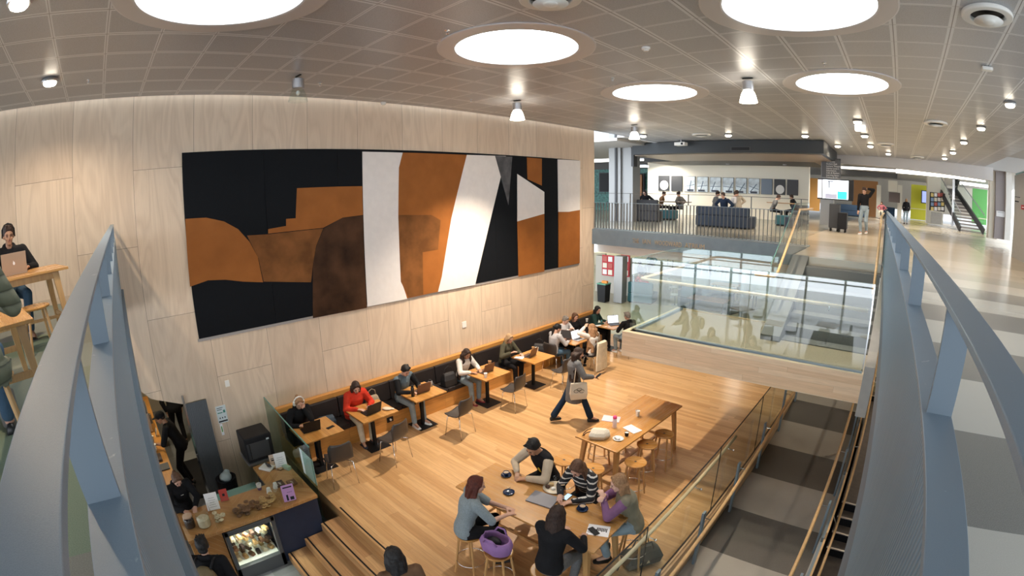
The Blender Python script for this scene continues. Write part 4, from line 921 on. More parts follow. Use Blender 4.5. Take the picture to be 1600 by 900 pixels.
    # head: skull, jaw, nose, ears, brow
    m.ell(H(0, -.012, .022), (.074 * s, .094 * s, .088 * s), 18, 12, Rh); m.ell(H(0, .022, -.045), (.052 * s, .062 * s, .062 * s), 14, 10, Rh)
    m.cap(H(-.016, .052, -.085), H(.016, .052, -.085), .020 * s, .020 * s); m.cap(H(0, .082, .012), H(0, .098, -.026), .009 * s, .0125 * s, 8)
    m.cap(H(-.035, .074, .02), H(.035, .074, .02), .012 * s, .012 * s, 8)
    for k in (-1, 1): m.ell(H(k * .074, -.005, -.012), (.009 * s, .018 * s, .028 * s), 8, 8, Rh); m.ell(H(k * .036, .060, -.028), (.022 * s, .02 * s, .02 * s), 8, 6, Rh)
    remesh(m, 'body', SKINS[skin], root, vox, 2)
    if lod < 2:
        for k in (-1, 1):
            MB().ell(H(k * .030, .083, .002), (.011 * s, .006 * s, .0055 * s), 8, 6, Rh).build('eye', EYEM, root, smooth=True)
            MB().cap(H(k * .018, .087, .020), H(k * .044, .080, .022), .0035 * s, .003 * s, 6).build('eyebrow', HAIR[hair if hair != 'blond' else 'ginger'], root, smooth=True)
        MB().cap(H(-.016, .083, -.052), H(.016, .083, -.052), .0055 * s, .0055 * s, 6).build('mouth', LIP, root, smooth=True)
    # trousers, shoes
    if legs:
        m = MB(); R = []
        for z, a, b in ((-.115, .15, .105), (-.04, .172, .122), (.03, .165, .118), (.09, .15, .108)):
            c = T(0, 0, z) if z > 0 else pel + V((0, 0, z * s)); R.append([c + V((math.cos(2 * PI * j / 18) * (a * s + .006), math.sin(2 * PI * j / 18) * (b * s + .006), 0)) for j in range(18)])
        m.rings(R); fl = .02 if body_extra == 'flare' else 0
        for k in (-1, 1):
            kn, an = Lg[k]; q = an + (kn - an) * .10; m.cap(hip[k], kn, .094 * s, .066 * s).cap(kn, q, .066 * s, .054 * s + fl)
        remesh(m, 'trousers', C[legs], root, max(vox, .011), 2)
    for k in (-1, 1):
        kn, an = Lg[k]; fx = V((k * .12, 1, 0)).normalized(); rx = V((fx.y, -fx.x, 0)); z = an.z - .085 * s
        if pose == 'walk' and k < 0: z = an.z - .085 * s
        R = []
        for t_, w_, hh in ((-.065, .030, .05), (-.05, .038, .075), (0., .040, .085), (.06, .043, .06), (.12, .045, .045), (.165, .036, .035), (.18, .02, .025)):
            c = V((an.x, an.y, z)) + fx * t_ * s; R.append([c + rx * x * w_ * s + V((0, 0, y * hh * s)) for x, y in ((-1, 0), (1, 0), (1.02, .35), (.7, .9), (0, 1.05), (-.7, .9), (-1.02, .35))])
        MB().rings(R).build('shoe', SHOE[shoes], root, smooth=True)
    # top
    if top:
        m = MB(); z0 = -.10 if not tuck else -.05; torso(m, .016 if not coat else .03, -.2)
        if sleeves is None or isinstance(sleeves, str):
            pass
        sl = MB() if sleeves else m
        for k in (-1, 1):
            e, w = A[k]; g = .016 if not coat else .024; en = e + (w - e) * (.90 if longs == 'sleeve' else .12)
            sl.cap(shl[k] + (e - shl[k]) * (.12 if sleeves else 0), e, .055 * s + g, .042 * s + g)
            if longs == 'sleeve': sl.cap(e, en, .042 * s + g, .03 * s + g * .8)
        if top in ('black', 'red', 'puffer', 'navy', 'green') and body_extra != 'nohood': m.cap(nb - Rl @ V((.05, .04, .0)), nb - Rl @ V((-.05, .04, .0)), .05 * s, .05 * s)
        if coat:
            R = []
            for z, a in ((.02, .175), (-.15, .20), (-coat, .225)):
                R.append([pel + V((math.cos(2 * PI * j / 20) * (a + .01) * s, math.sin(2 * PI * j / 20) * (a * .80) * s, z)) for j in range(20)])
            m.rings(R)
        remesh(m, 'top', C[top], root, max(vox, .010), 2)
        if sleeves: remesh(sl, 'sleeves', C[sleeves], root, max(vox, .010), 2)
    # hair
    m = MB(); hm = HAIR[hair]
    if hs in ('short', 'long', 'wavy', 'pony', 'bun', 'bob'):
        m.ell(H(0, -.022, .036), (.083 * s, .097 * s, .092 * s), 18, 12, Rh)
        if hs == 'short':
            m.ell(H(0, -.002, .072), (.074 * s, .080 * s, .050 * s), 12, 8, Rh); m.ell(H(0, -.07, -.02), (.065 * s, .04 * s, .05 * s), 12, 8, Rh)
            for i in range(14): ax_, ay_ = random.uniform(-.05, .05), random.uniform(-.06, .06); m.cap(H(ax_, ay_, .095), H(ax_ * 1.2, ay_ * 1.15 + .012, .118), .022 * s, .010 * s, 6)
            for k in (-1, 1): m.ell(H(k * .066, -.02, .02), (.018 * s, .045 * s, .045 * s), 10, 8, Rh)
        else:
            for k in (-1, 1): m.cap(H(k * .02, .048, .088), H(k * .068, .035, .03), .024 * s, .024 * s, 8)
        if hs in ('long', 'wavy', 'bob'):
            L = {'long': .46, 'wavy': .52, 'bob': .26}[hs]; wv = .035 if hs == 'wavy' else .01
            bk = Rl @ V((0, -1, 0))
            for i in range(11):
                a = PI * (.02 + i / 10. * .96); x0 = math.cos(a); y0 = -math.sin(a)
                p0 = H(x0 * .070, y0 * .075 + .018, .02); r0 = (.040 if hs == 'wavy' else .028) * s
                for q in range(5):
                    f = (q + 1) / 5.; dn = Rl @ V((0, 0, -1)) * .5 + V((0, 0, -.5))
                    base_ = H(x0 * (.078 + (.085 if hs == 'wavy' else .012) * f), y0 * .085 + .012, .02 - .12 * min(1, f * 2))
                    p1 = base_ + dn * max(0, f - .25) * L * 1.3 * s + bk * (.02 + .03 * f) * (1 if y0 < -.4 else .4) + V((random.uniform(-wv, wv), random.uniform(-wv, wv), 0))
                    m.cap(p0, p1, r0, r0 * .92, 7); p0 = p1; r0 *= (1.02 if hs == 'wavy' else .97)
        if hs == 'pony':
            m.cap(H(0, -.10, .04), H(0, -.135, .03), .022 * s, .028 * s); p0 = H(0, -.135, .03)
            for q in range(4): p1 = p0 + V((0, -.015, -.065 * s)); m.cap(p0, p1, .028 * s, .024 * s, 8); p0 = p1
        if hs == 'bun': m.ell(H(0, -.10, .075), (.035 * s, .035 * s, .035 * s), 10, 8, Rh)
        remesh(m, 'hair', hm, root, .009 if lod < 2 else .014, 1)
    elif hs == 'cap':
        m.ell(H(0, -.02, .035), (.084 * s, .100 * s, .085 * s), 18, 12, Rh); m.ell(H(0, .10, .045), (.06 * s, .055 * s, .008 * s), 12, 6, Rh); remesh(m, 'cap', C['black'], root, .008, 1)
        m = MB(); m.ell(H(0, -.055, -.01), (.076 * s, .055 * s, .05 * s), 14, 8, Rh); remesh(m, 'hair', hm, root, .010, 1)
    root['_H'] = 1
    person.H, person.T, person.A, person.root, person.pel, person.nb = H, T, A, root, pel, nb
    return root
def cleanup():
    for o in bpy.data.objects:
        if '_H' in o: del o['_H']
R_ = math.radians
B = LOW
# yaw: local +y is the facing direction; -90 deg faces away from the wall (+x)
def at_table(dx=.40, z=.78, w=.13): return {-1: (-w, dx, z), 1: (w, dx, z)}
G1 = None
# --- along the bench
person('person with white headphones and a hand at the mouth, in black, beside the glass screen', (-8.16, 2.78, B), R_(-88), h=1.66, hair='ginger', hs='bun', top='black', legs='djeans', lean=.22, head=(.35, -.1), hands={-1: (-.06, .20, 1.02), 1: (.14, .36, .79)}, elbow={-1: (-.5, .3, -1)}, lod=0)
H = person.H
hp = MB(); hp.tube([H(-.088, -.01, 0), H(-.085, -.01, .07), H(-.05, -.01, .12), H(0, -.01, .135), H(.05, -.01, .12), H(.085, -.01, .07), H(.088, -.01, 0)], .013, 8).cap(H(-.085, -.01, -.03), H(-.085, -.01, .02), .03, .03).cap(H(.085, -.01, -.03), H(.085, -.01, .02), .03, .03)
hp.build('headphones', WHT, person.root, smooth=True)
person('person in a bright red puffer jacket and light trousers typing at a tablet', (-8.14, 3.96, B), R_(-92), h=1.68, skin='light', hair='dark', hs='bob', top='red', legs='cream', shoes='navy', lean=.28, head=(.45, -.15), hands=at_table(.42), lod=0, body_extra='hood', coat=.001)
person('short-haired person in a grey vest and black sleeves with white shoes', (-8.14, 5.10, B), R_(-82), h=1.72, skin='light', hair='black', hs='short', top='vest', sleeves='black', legs='ljeans', shoes='white', lean=.20, head=(.5, -.1), hands=at_table(.43), female=False, lod=0, body_extra='nohood', feet={-1: (-.12, .50, .08), 1: (.12, .46, .08)})
person('person with long dark curly hair in white with red shoes', (-8.08, 6.72, B), R_(-88), h=1.66, skin='tan', hair='dark', hs='wavy', top='white', legs='ljeans', shoes='red', lean=.25, head=(.45, -.1), hands=at_table(.44), lod=0)
person('person with long light hair in an olive jacket, black trousers and white shoes', (-8.10, 8.14, B), R_(-84), h=1.68, skin='light', hair='blond', hs='long', top='green', legs='black', shoes='white', lean=.22, head=(.35, -.15), hands={-1: (-.10, .43, .78), 1: (.18, .34, .86)}, lod=0)
person('person in a light grey jumper with a black ponytail at the group table', (-7.62, 9.46, B), R_(-12), h=1.68, skin='light', hair='black', hs='pony', top='lgrey', legs='jeans', shoes='black', lean=.18, head=(.3, -.2), hands=at_table(.42), lod=1)
person('fair short-haired person in a white shirt holding a phone at the group table', (-8.02, 10.36, B), R_(-100), h=1.70, skin='pale', hair='grey', hs='short', top='wblouse', legs='black', lean=.12, head=(.35, .2), hands={-1: (-.05, .36, .95), 1: (.08, .36, .95)}, lod=1, female=False)
person('person in black with brown hair leaning on the bench at the group table', (-8.02, 10.86, B), R_(-108), h=1.66, skin='light', hair='brown', hs='long', top='black', legs='black', lean=.14, head=(.15, 0), hands=at_table(.38), lod=1)
person('person in a white top with long fair curls touching their hair', (-6.82, 10.14, B), R_(78), h=1.66, skin='light', hair='ginger', hs='wavy', top='white', legs='black', lean=.05, head=(.1, .1), hands={-1: (-.20, .12, 1.22), 1: (.18, .32, .80)}, elbow={-1: (-1, .2, .0), 1: (1, -.2, -1)}, lod=1)
t = thing('coat', 'long cream coat draped over the back of a chair', 'coat', (-6.52, 10.12, B), R_(-90)); m = MB()
m.rings([[(x, y, z) for x, y in ((-w, .02), (-w * .4, .055), (w * .3, .05), (w, .02), (w, -.02), (-w, -.02))] for z, w in ((.12, .25), (.45, .24), (.80, .21), (.87, .18))]).box((0, -.03, .80), (.36, .04, .16)); m.build('cloth', C['cream'], t, bevel=.01)
person('person with long black hair in dark green on the bench by the farthest table', (-8.08, 11.95, B), R_(-75), h=1.66, skin='light', hair='black', hs='long', top='dgreen', legs='black', lean=.25, head=(.2, -.4), hands=at_table(.40), lod=1)
person('person with greying hair in a dark jacket and pale trousers beside the landing', (-6.72, 11.78, B), R_(68), h=1.70, skin='light', hair='grey', hs='short', top='black', legs='ljeans', shoes='white', lean=.0, head=(.25, .2), hands={-1: (-.12, .30, .78), 1: (.12, .26, .76)}, lod=1, female=False)
# --- walking with a grey coat
person('person walking in a long grey coat and blue jeans, looking at a phone', (-5.42, 7.42, B), R_(-38), 'walk', h=1.68, skin='light', hair='dark', hs='wavy', top='coat', legs='djeans', coat=.40, lean=.04, head=(.3, -.25), hands={-1: (-.12, .14, .85), 1: (.17, .34, 1.05)}, feet={-1: (-.07, -.42, .13), 1: (.08, .36, .09)}, lod=0, body_extra='flare')
A = person.A; ph = A[1][1]
MB().box(ph + Vector((-.01, .11, .01)), (.07, .14, .009), rx=.6).build('phone', BLK, person.root)
t = thing('tote_bag', 'cream cloth tote bag with a dark drawing on the shoulder of the walking person', 'bag', (-5.42, 7.42, B), R_(-38))
m = MB(); m.rings([[(.235 + x, .03 + y, z) for x, y in ((-d, -w), (d, -w), (d, w), (-d, w))] for z, w, d in ((.62, .16, .03), (.75, .18, .045), (.98, .165, .02))]); m.build('body', CANV, t, bevel=.012)
for s_ in (-1, 1): MB().tube([(.235, .03 + s_ * .10, .97), (.215, .03 + s_ * .07, 1.2), (.19, .02 + s_ * .03, 1.39), (.15, .02, 1.425), (.13, .02 - s_ * .02, 1.40)], .009, 6).build('strap', CANV, t, smooth=True)
m = MB(); [m.tube([(.284, .03 + .05 * math.cos(a) + dx, .82 + .035 * math.sin(a) + dz) for a in [2 * PI * q / 10 for q in range(10)]], .004, 5) for dx, dz in ((-.06, 0), (.0, .03), (.05, -.01))]; m.build('drawing', BLK, t)
# --- front communal table
SB = LOW
person('person with auburn hair in a grey jumper sitting at the left of the front table', (-3.80, 3.06, SB), R_(-28), h=1.68, skin='light', hair='auburn', hs='bob', top='grey', legs='black', shoes='black', seat=.65, lean=.28, head=(.15, -.25), longs='short', hands={-1: (.02, .52, .94), 1: (.16, .50, .93)}, feet={-1: (-.10, .34, .28), 1: (.14, .38, .25)}, lod=0)
person('person in a black and oat baseball jacket looking at a phone over the front table', (-3.80, 4.66, SB), R_(172), h=1.78, skin='tan', hair='black', hs='short', top='black', sleeves='sleeve', legs='black', seat=.65, lean=.42, head=(.55, .1), hands={-1: (-.10, .50, .95), 1: (.10, .50, .95)}, feet={-1: (-.14, .30, .27), 1: (.14, .30, .27)}, elbow={-1: (-1, .1, -.5), 1: (1, .1, -.5)}, lod=0, female=False, body_extra='nohood')
T_ = person.T; MB().prism([(0, 0), (.035, .0), (.05, .04), (.03, .09), (0, .09)], .0, .004, 1).build('yellow_patch', M('yellow_patch', (.62, .45, .03), .7), person.root)
q = person.root.children[-1]; q.location = T_(-.11, .135, .27); q.rotation_euler = (-.42, 0, 0)
person('person with long brown hair in a black and white striped jumper using a phone', (-3.10, 4.66, SB), R_(180), h=1.68, skin='light', hair='brown', hs='long', top='stripe', legs='black', seat=.65, lean=.42, head=(.65, 0), hands={-1: (-.10, .52, .94), 1: (.10, .50, .94)}, feet={-1: (-.14, .30, .27), 1: (.14, .30, .27)}, lod=0)
person('person with long fair hair and purple sleeves resting their chin on folded hands', (-2.30, 4.50, SB), R_(128), h=1.68, skin='pale', hair='ginger', hs='long', top='sage', sleeves='purple', legs='ljeans', seat=.65, lean=.38, head=(.25, .15), hands={-1: (-.01, .40, 1.10), 1: (.02, .40, 1.09)}, feet={-1: (-.14, .30, .27), 1: (.14, .30, .27)}, elbow={-1: (-.8, .4, -1), 1: (.8, .4, -1)}, lod=0, curl=.9)
person('person with dark hair in a short black jacket seen from behind at the front table', (-2.62, 3.26, SB), R_(8), h=1.66, skin='light', hair='dark', hs='bob', top='black', legs='coat', seat=.65, lean=.16, head=(.2, 0), hands={-1: (-.10, .40, .93), 1: (.20, .40, .93)}, feet={-1: (-.14, .30, .27), 1: (.14, .30, .27)}, elbow={-1: (-1, -.2, -.8), 1: (1, -.3, -.8)}, lod=0, body_extra='nohood')
# --- bottom edge
p = P(618, 878, -2.05)
person('person with long black hair at the bottom edge beside the steps', (p.x + .05, p.y, -3.5), R_(70), 'stand', h=1.62, skin='light', hair='black', hs='long', top='brown', legs='black', lean=.1, head=(.3, .2), lod=0)

# ================================================================ cafe counter and kitchen
K = KIT
def herring(name, c1, c2, ax=1, bx=2, s=9.):
    t = NT(name, .4); X = t.xyz(t.geo.outputs['Position']); a, b = X[ax], X[bx]
    col = t.math('FLOOR', t.math('MULTIPLY', a, 3.2)); par = t.math('MULTIPLY', t.math('FRACT', t.math('MULTIPLY', t.math('ADD', col, 100), .5)), 2.)
    sg = t.math('SUBTRACT', t.math('MULTIPLY', par, 2.), 1.)
    v = t.math('MULTIPLY', t.math('ADD', b, t.math('MULTIPLY', a, sg)), s); rn = t.white(t.vec(t.math('FLOOR', v), col, 1.))
    g = t.noise(t.vec(t.math('MULTIPLY', a, 4), t.math('MULTIPLY', v, 3), b), 3., 4)
    c = t.mix(rn, c1, c2); c = t.mix(t.mr(g, .3, .7, 0, .3), c, (.15, .06, .015, 1)); e = t.math('LESS_THAN', t.math('FRACT', v), .06)
    t.color(t.mix(t.math('MULTIPLY', e, .5), c, (.55, .38, .2, 1))); return t.m
HER = herring('herringbone_oak', (.42, .18, .045, 1), (.52, .26, .08, 1)); HERT = herring('herringbone_top', (.44, .20, .06, 1), (.55, .29, .10, 1), 1, 0)
NAVYP = M('navy_panel', (.012, .022, .05), .5, var=.1)
CT = -3.10
ct = thing('cafe_counter', 'wooden cafe counter with herringbone front and navy end panel', 'counter', (0, 0, 0))
MB().bb(-6.95, -6.17, .06, 2.16, CT - .05, CT).bb(-7.62, -6.95, 1.60, 2.16, CT - .05, CT).build('worktop', HERT, ct, bevel=.004)
MB().bb(-6.92, -6.22, .08, .58, K, CT - .05).build('herringbone_panel', HER, ct)
MB().bb(-6.92, -6.22, 1.42, 2.16, K, CT - .05).build('navy_panel', NAVYP, ct)
MB().bb(-6.92, -6.80, .58, 1.42, K, CT - .05).bb(-7.58, -6.95, 1.64, 2.14, K, CT - .05).build('back_panel', NAVYP, ct)
MB().bb(-7.55, -6.96, .70, 1.55, -3.38, -3.34).build('lower_glass_shelf', M('green_glass', (.16, .30, .27), .12, .1), ct)
fr = thing('display_fridge', 'grey-framed chilled display cabinet with lit cakes set in the counter front', 'display cabinet', (0, 0, 0))
FRM = M('fridge_grey', (.12, .125, .13), .4, .5)
MB().bb(-6.24, -6.16, .60, .66, K, CT - .06).bb(-6.24, -6.16, 1.34, 1.40, K, CT - .06).bb(-6.24, -6.16, .60, 1.40, CT - .14, CT - .06).bb(-6.24, -6.16, .60, 1.40, K, K + .24).build('frame', FRM, fr, bevel=.004)
MB().bb(-6.78, -6.77, .66, 1.34, K + .24, CT - .14).bb(-6.78, -6.24, .66, 1.34, K + .235, K + .245).build('lining', WHT, fr)
MB().bb(-6.18, -6.175, .66, 1.34, K + .24, CT - .14).build('glass_door', GLASSC, fr)
MB().bb(-6.30, -6.27, .68, 1.32, CT - .16, CT - .145).build('light_strip', M('fridge_light', (.95, 1., .90), .4, emit=12.), fr)
for z in (K + .42, K + .60): MB().bb(-6.74, -6.28, .67, 1.33, z, z + .012).build('shelf', GLASSC, fr)
LAMPS.append(((-6.34, 1.0, CT - .18), 14, (.95, 1, .88), 2.8))
FOOD = [M('food_brown', (.20, .09, .04), .8, bump=.5), M('food_golden', (.55, .33, .13), .8, bump=.5), M('food_pale', (.70, .58, .40), .8, bump=.4), M('food_dark', (.05, .022, .012), .6, bump=.5)]
k_ = 0
for z in (K + .245, K + .432, K + .612):
    for i in range(6):
        for j in range(2):
            k_ += 1; y = .72 + i * .11; x = -6.38 - j * .17
            f = tag(MB().box((0, 0, .03), (.12, .075, .055), taper=.8).build('cake_slice', FOOD[(i * 7 + j * 3 + int(z * 10)) % 4], bevel=.012), 'cake slice on a shelf of the lit display cabinet', 'cake', 'cakes in the display cabinet', (x, y, z + .001), .2 * (i % 3))
# things on the counter
def case(label, x0, x1, y0, y1, h):
    t = thing('acrylic_case', label, 'display case', (0, 0, 0)); z = CT + .002
    MB().bb(x0, x1, y0, y0 + .006, z, z + h).build('side', GLASSC, t); MB().bb(x0, x1, y1 - .006, y1, z, z + h).build('side', GLASSC, t)
    MB().bb(x1 - .006, x1, y0, y1, z, z + h).build('front', GLASSC, t); MB().bb(x0, x1, y0, y1, z + h, z + h + .006).build('lid', GLASSC, t); return t
case('long clear acrylic case of cookies on the counter edge', -6.62, -6.24, .55, 1.62, .22)
case('clear acrylic case of brownies at the right end of the counter', -6.95, -6.50, 1.70, 2.08, .16)
def mk_cookie(i):
    def f():
        r = thing('cookie', 'x', 'biscuit'); MB().lathe([(.0005, 0), (.036, 0), (.042, .006), (.038, .014), (.02, .018), (.0005, .018)], n=12).build('biscuit', FOOD[i], r, smooth=True)
        MB().ell((.01, .01, .016), (.008, .007, .005), 6, 5).ell((-.015, .005, .016), (.007, .007, .005), 6, 5).build('chips', FOOD[3], r); return r
    return Maker(f)
ck = [mk_cookie(i) for i in range(3)]
random.seed(3)
for gi, (ya, yb, n, which, lb) in enumerate([(.60, .72, 8, 2, 'small iced biscuit stacked at the left end of the long clear case'), (.90, 1.28, 26, 0, 'brown chunky cookie heaped in the middle of the long clear case'), (1.30, 1.56, 22, 1, 'golden cookie heaped at the right end of the long clear case')]):
    for i in range(n):
        lay = i // max(1, n // 3); ck[which]((random.uniform(-6.56, -6.32), random.uniform(ya, yb), CT + .006 + lay * .03 + random.uniform(0, .006)), random.uniform(0, 6), lb, ['iced biscuits', 'brown cookies', 'golden cookies'][gi])
for i, (dx, dy, lb) in enumerate([(-.09, -.09, 'flat dark brownie slab at the left of the small clear case'), (.0, .09, 'paler brownie slab at the right of the small clear case')]):
    t = thing('brownie_slab', lb, 'brownie', (-6.72 + dx, 1.88 + dy, CT + .003)); MB().box((0, 0, .015), (.17, .14, .03)).build('slab', FOOD[3 if i == 0 else 0], t, bevel=.006)
    m = MB().box((0, 0, .031), (.05, .012, .003), rz=.8).box((.04, .0, .031), (.04, .01, .003), rz=.5); m.build('icing', WHT, t)
def jar(label, x, y, r, h, mat, lid):
    t = thing('biscuit_jar', label, 'jar', (x, y, CT + .001)); MB().lathe([(r * .9, 0), (r, .02), (r, h * .8), (r * .8, h * .9), (r * .78, h * .9), (r * .96, h * .78), (r * .96, .02)], n=24).build('glass', GLASSC, t, smooth=True)
    MB().lathe([(.0005, .005), (r * .9, .01), (r * .92, h * .6), (r * .6, h * .72), (.0005, h * .74)], n=14).build('biscuits', mat, t); MB().lathe([(.0005, h * .9), (r * .86, h * .9), (r * .86, h), (.0005, h + .01)], n=24).build('lid', lid, t)
jar('large glass jar of pale biscuits with a clear lid', -6.42, .40, .105, .22, FOOD[2], GLASSC)
jar('glass jar of dark biscuits with a pale wooden lid beside the woman in black', -6.50, .19, .085, .20, FOOD[3], M('wood_lid', (.60, .42, .30), .5))
def card(label, px, py, w, h, mat, rz, z=CT, nm='sign_card', marks=None, holder=False):
    p = P(px, py, z); t = thing(nm, label, 'sign', (p.x, p.y, z + .001), rz)
    R = Matrix.Rotation(-.25, 3, 'X'); MB().box(R @ Vector((0, 0, h / 2)) + Vector((0, 0, .004)), (w, .004, h), R=R).build('card', mat, t)
    MB().bb(-w / 2, w / 2, -.03, .06, 0, .004).build('base', GLASSC, t)
    if marks:
        m = MB()
        for (a, b, c, d) in marks: m.box(R @ Vector((a, -.0035, b)) + Vector((0, 0, .004)), (c, .002, d), R=R)
        m.build('print', BLK if marks[0][2] < .3 else WHT, t)
    return t
YAWF = math.radians(80)
wl = [(0, .05 + .035 * i, .12 - .02 * (i % 3), .003) for i in range(5)]
card('white menu sheet standing left of the red card on the counter', 335, 797, .20, .27, PAPER, YAWF, marks=wl)
card('red card leaning on the green glass behind the counter', 352, 783, .13, .19, M('card_red', (.50, .045, .03), .5), YAWF, marks=[(0, .1, .04, .04)])
card('white menu sheet standing at the right end of the counter', 441, 732, .20, .27, PAPER, YAWF, marks=wl)
card('colourful card tucked beside the right-hand menu sheet', 430, 728, .15, .20, M('card_mixed', (.66, .50, .38), .5), YAWF, marks=[(0, .13, .10, .01), (0, .1, .09, .02), (.02, .05, .05, .04)])
card('purple event poster hanging on the counter edge', 454, 783, .19, .26, M('card_purple', (.46, .24, .48), .5), YAWF, marks=[(0, .22, .14, .02), (-.03, .06, .03, .09), (.04, .04, .06, .05), (.02, .14, .08, .004)])
for i, (px, py, lb) in enumerate([(421, 770, 'left white paper cup upside down in the row on the counter'), (431, 762, 'right white paper cup upside down in the row on the counter')]):
    p = P(px, py, CT); t = thing('paper_cup', lb, 'cup', (p.x, p.y, CT + .001)); MB().lathe([(.0005, .09), (.030, .09), (.045, 0), (.040, 0), (.0005, .08)], n=20).build('cup_body', WHT, t)
p = P(406, 765, CT); t = thing('printed_cup', 'white and purple patterned cup beside the paper cups', 'cup', (p.x, p.y, CT + .001)); MB().lathe([(.03, 0), (.045, .11), (.041, .11), (.027, .005), (.0005, .005)], n=20).build('cup_body', WHT, t); MB().lathe([(.0305, 0), (.038, .05), (.0375, .05)], n=20).build('purple_band', M('pband', (.08, .02, .12), .5), t)
t = thing('cash_terminal', 'white card terminal on the back of the counter', 'terminal', (-7.42, 1.80, CT + .001), .6); MB().box((0, 0, .02), (.24, .18, .04)).build('body', WHT, t, bevel=.01); MB().box((.05, 0, .07), (.08, .02, .12), rx=.5).build('screen', DARK, t)
t = thing('cardboard_sleeve', 'folded brown card on the counter next to the black oven', 'card', (-7.35, 1.98, CT + .02), .5); MB().box((0, 0, 0), (.26, .16, .02)).build('card', KRAFT, t)
t = thing('paper_roll', 'round white lid stack beside the black oven', 'lids', (-7.52, 2.10, CT + .001)); MB().lathe([(.0005, 0), (.07, 0), (.075, .08), (.06, .10), (.0005, .105)], n=24).build('stack', WHT, t)
t = thing('sugar_box', 'small green and white box at the corner of the counter', 'box', (-7.2, 2.08, CT + .001), .4); MB().box((0, 0, .03), (.16, .07, .06)).build('body', M('green_white', (.35, .48, .36), .5), t)
ov = thing('black_oven', 'large black box oven against the plywood wall behind the counter', 'oven', (-7.95, 1.82, 0))
MB().box((0, 0, -2.84), (.50, .50, .46)).build('body', BLK, ov, bevel=.02); MB().box((.252, -.02, -2.86), (.008, .40, .30)).build('door', DARK, ov); MB().tube([(.26, -.18, -2.98), (.29, -.18, -2.98), (.29, -.18, -2.72), (.26, -.18, -2.72)], .008, 8).build('handle', BLK, ov); MB().box((.258, .17, -2.70), (.004, .05, .03)).build('tag', M('tag_grey', (.5, .55, .58), .5), ov)
st = thing('steel_stand', 'steel trolley carrying the black oven', 'stand', (-7.95, 1.82, 0))
MB().box((0, 0, -3.09), (.56, .54, .03)).build('shelf', ALU, st)
for a in (-1, 1):
    for b in (-1, 1): MB().bar((a * .25, b * .24, K), (a * .25, b * .24, -3.1), .03, .03).build('leg', ALU, st)
sg = thing('glass_screen', 'clear glass screen between the counter and the first bench table', 'screen', (0, 0, 0))
MB().prism([(-8.58, 2.30), (-6.24, 2.20), (-6.24, 2.215), (-8.58, 2.315)], LOW - .1, -2.32).build('pane', glass('screen_glass', (.62, .74, .70), 1., .05), sg)
MB().prism([(-8.58, 2.298), (-6.24, 2.198), (-6.24, 2.217), (-8.58, 2.317)], -2.32, -2.312).build('edge', GLASSE, sg)
MB().bb(-6.75, -6.26, 2.218, 2.226, -3.0, -2.55).build('white_notice', M('notice_pale', (.62, .72, .74), .4), sg)
# ribbed door in the wall, posters, bin bag
dr = thing('ribbed_door', 'grey ribbed sliding door beside the kitchen opening', 'door', (0, 0, 0))
RIB = M('rib_grey', (.14, .15, .16), .45, .3)
MB().bb(WX + .005, WX + .03, .83, 1.22, K, -2.07).build('panel', RIB, dr); m = MB()
for i in range(12): m.cyl((WX + .034, .85 + i * .033, K), (WX + .034, .85 + i * .033, -2.08), .009, n=6)
m.build('ribs', RIB, dr); MB().tube([(WX + .05, 1.24, K + .9), (WX + .05, 1.24, -2.35)], .012, 8).build('handle', M('brass_pale', (.62, .48, .34), .3, .6), dr)
MB().bb(WX + .0, WX + .04, .79, .825, K, -1.9).build('jamb', CHROME, dr); MB().box((WX + .05, .81, K + 1.0), (.03, .03, .12)).build('lock', DARK, dr)
def poster(label, px0, py0, px1, py1, mat, marks):
    a, b = W(px0, py0), W(px1, py1); t = thing('poster', label, 'poster', (WX + .004, (a.y + b.y) / 2, (a.z + b.z) / 2)); w, h = abs(b.y - a.y), abs(b.z - a.z)
    MB().box((0, 0, 0), (.006, w, h)).build('sheet', mat, t)
    for i, (y, z, sy, sz, mm) in enumerate(marks): MB().box((.004, y * w, z * h), (.002, sy * w, sz * h)).build('print', mm, t)
GRN = M('print_green', (.05, .22, .16), .5)
poster('white allergy notice poster on the plywood by the ribbed door', 336, 636, 357, 658, M('poster_pale', (.62, .68, .68), .5), [(-.1, .38, .6, .03, BLK), (-.15, .28, .5, .03, BLK), (.28, .15, .2, .16, GRN), (-.15, .1, .5, .05, GRN), (-.25, -.2, .1, .08, BLK), (.0, -.2, .1, .08, BLK), (.25, -.2, .1, .08, BLK), (0, -.4, .9, .08, BLK)])
poster('small green and white poster under the allergy notice', 343, 663, 351, 679, PAPER, [(0, .05, .45, .5, M('lime', (.18, .40, .08), .5)), (0, .05, .2, .3, GRN)])
# kitchen
eb = thing('espresso_bench', 'orange wooden barista bench running back into the kitchen', 'counter', (0, 0, 0))
ORW = wood('orange_bench', (.55, .22, .04, 1), (.62, .28, .06, 1), .3, 2., 0, 'W', .35, .2)
MB().bb(-12.5, -7.62, -.55, .27, CT - .05, CT).build('worktop', ORW, eb); MB().bb(-12.5, -7.67, -.5, .22, K, CT - .05).build('cabinet', M('bench_front', (.30, .13, .03), .5), eb)
def kthing(nm, label, cat, x, y, parts):
    t = thing(nm, label, cat, (x, y, CT + .001))
    for n_, mb, mt in parts: mb.build(n_, mt, t, bevel=.004)
kthing('espresso_machine', 'steel espresso machine on the barista bench', 'coffee machine', -10.6, -.1, [('body', MB().box((0, 0, .22), (.8, .5, .40)), ALU), ('group_head', MB().cyl((-.15, .26, .2), (-.15, .26, .1), .04), CHROME), ('group_head', MB().cyl((.15, .26, .2), (.15, .26, .1), .04), CHROME), ('cup_tray', MB().box((0, 0, .43), (.76, .46, .02)), DARK)])
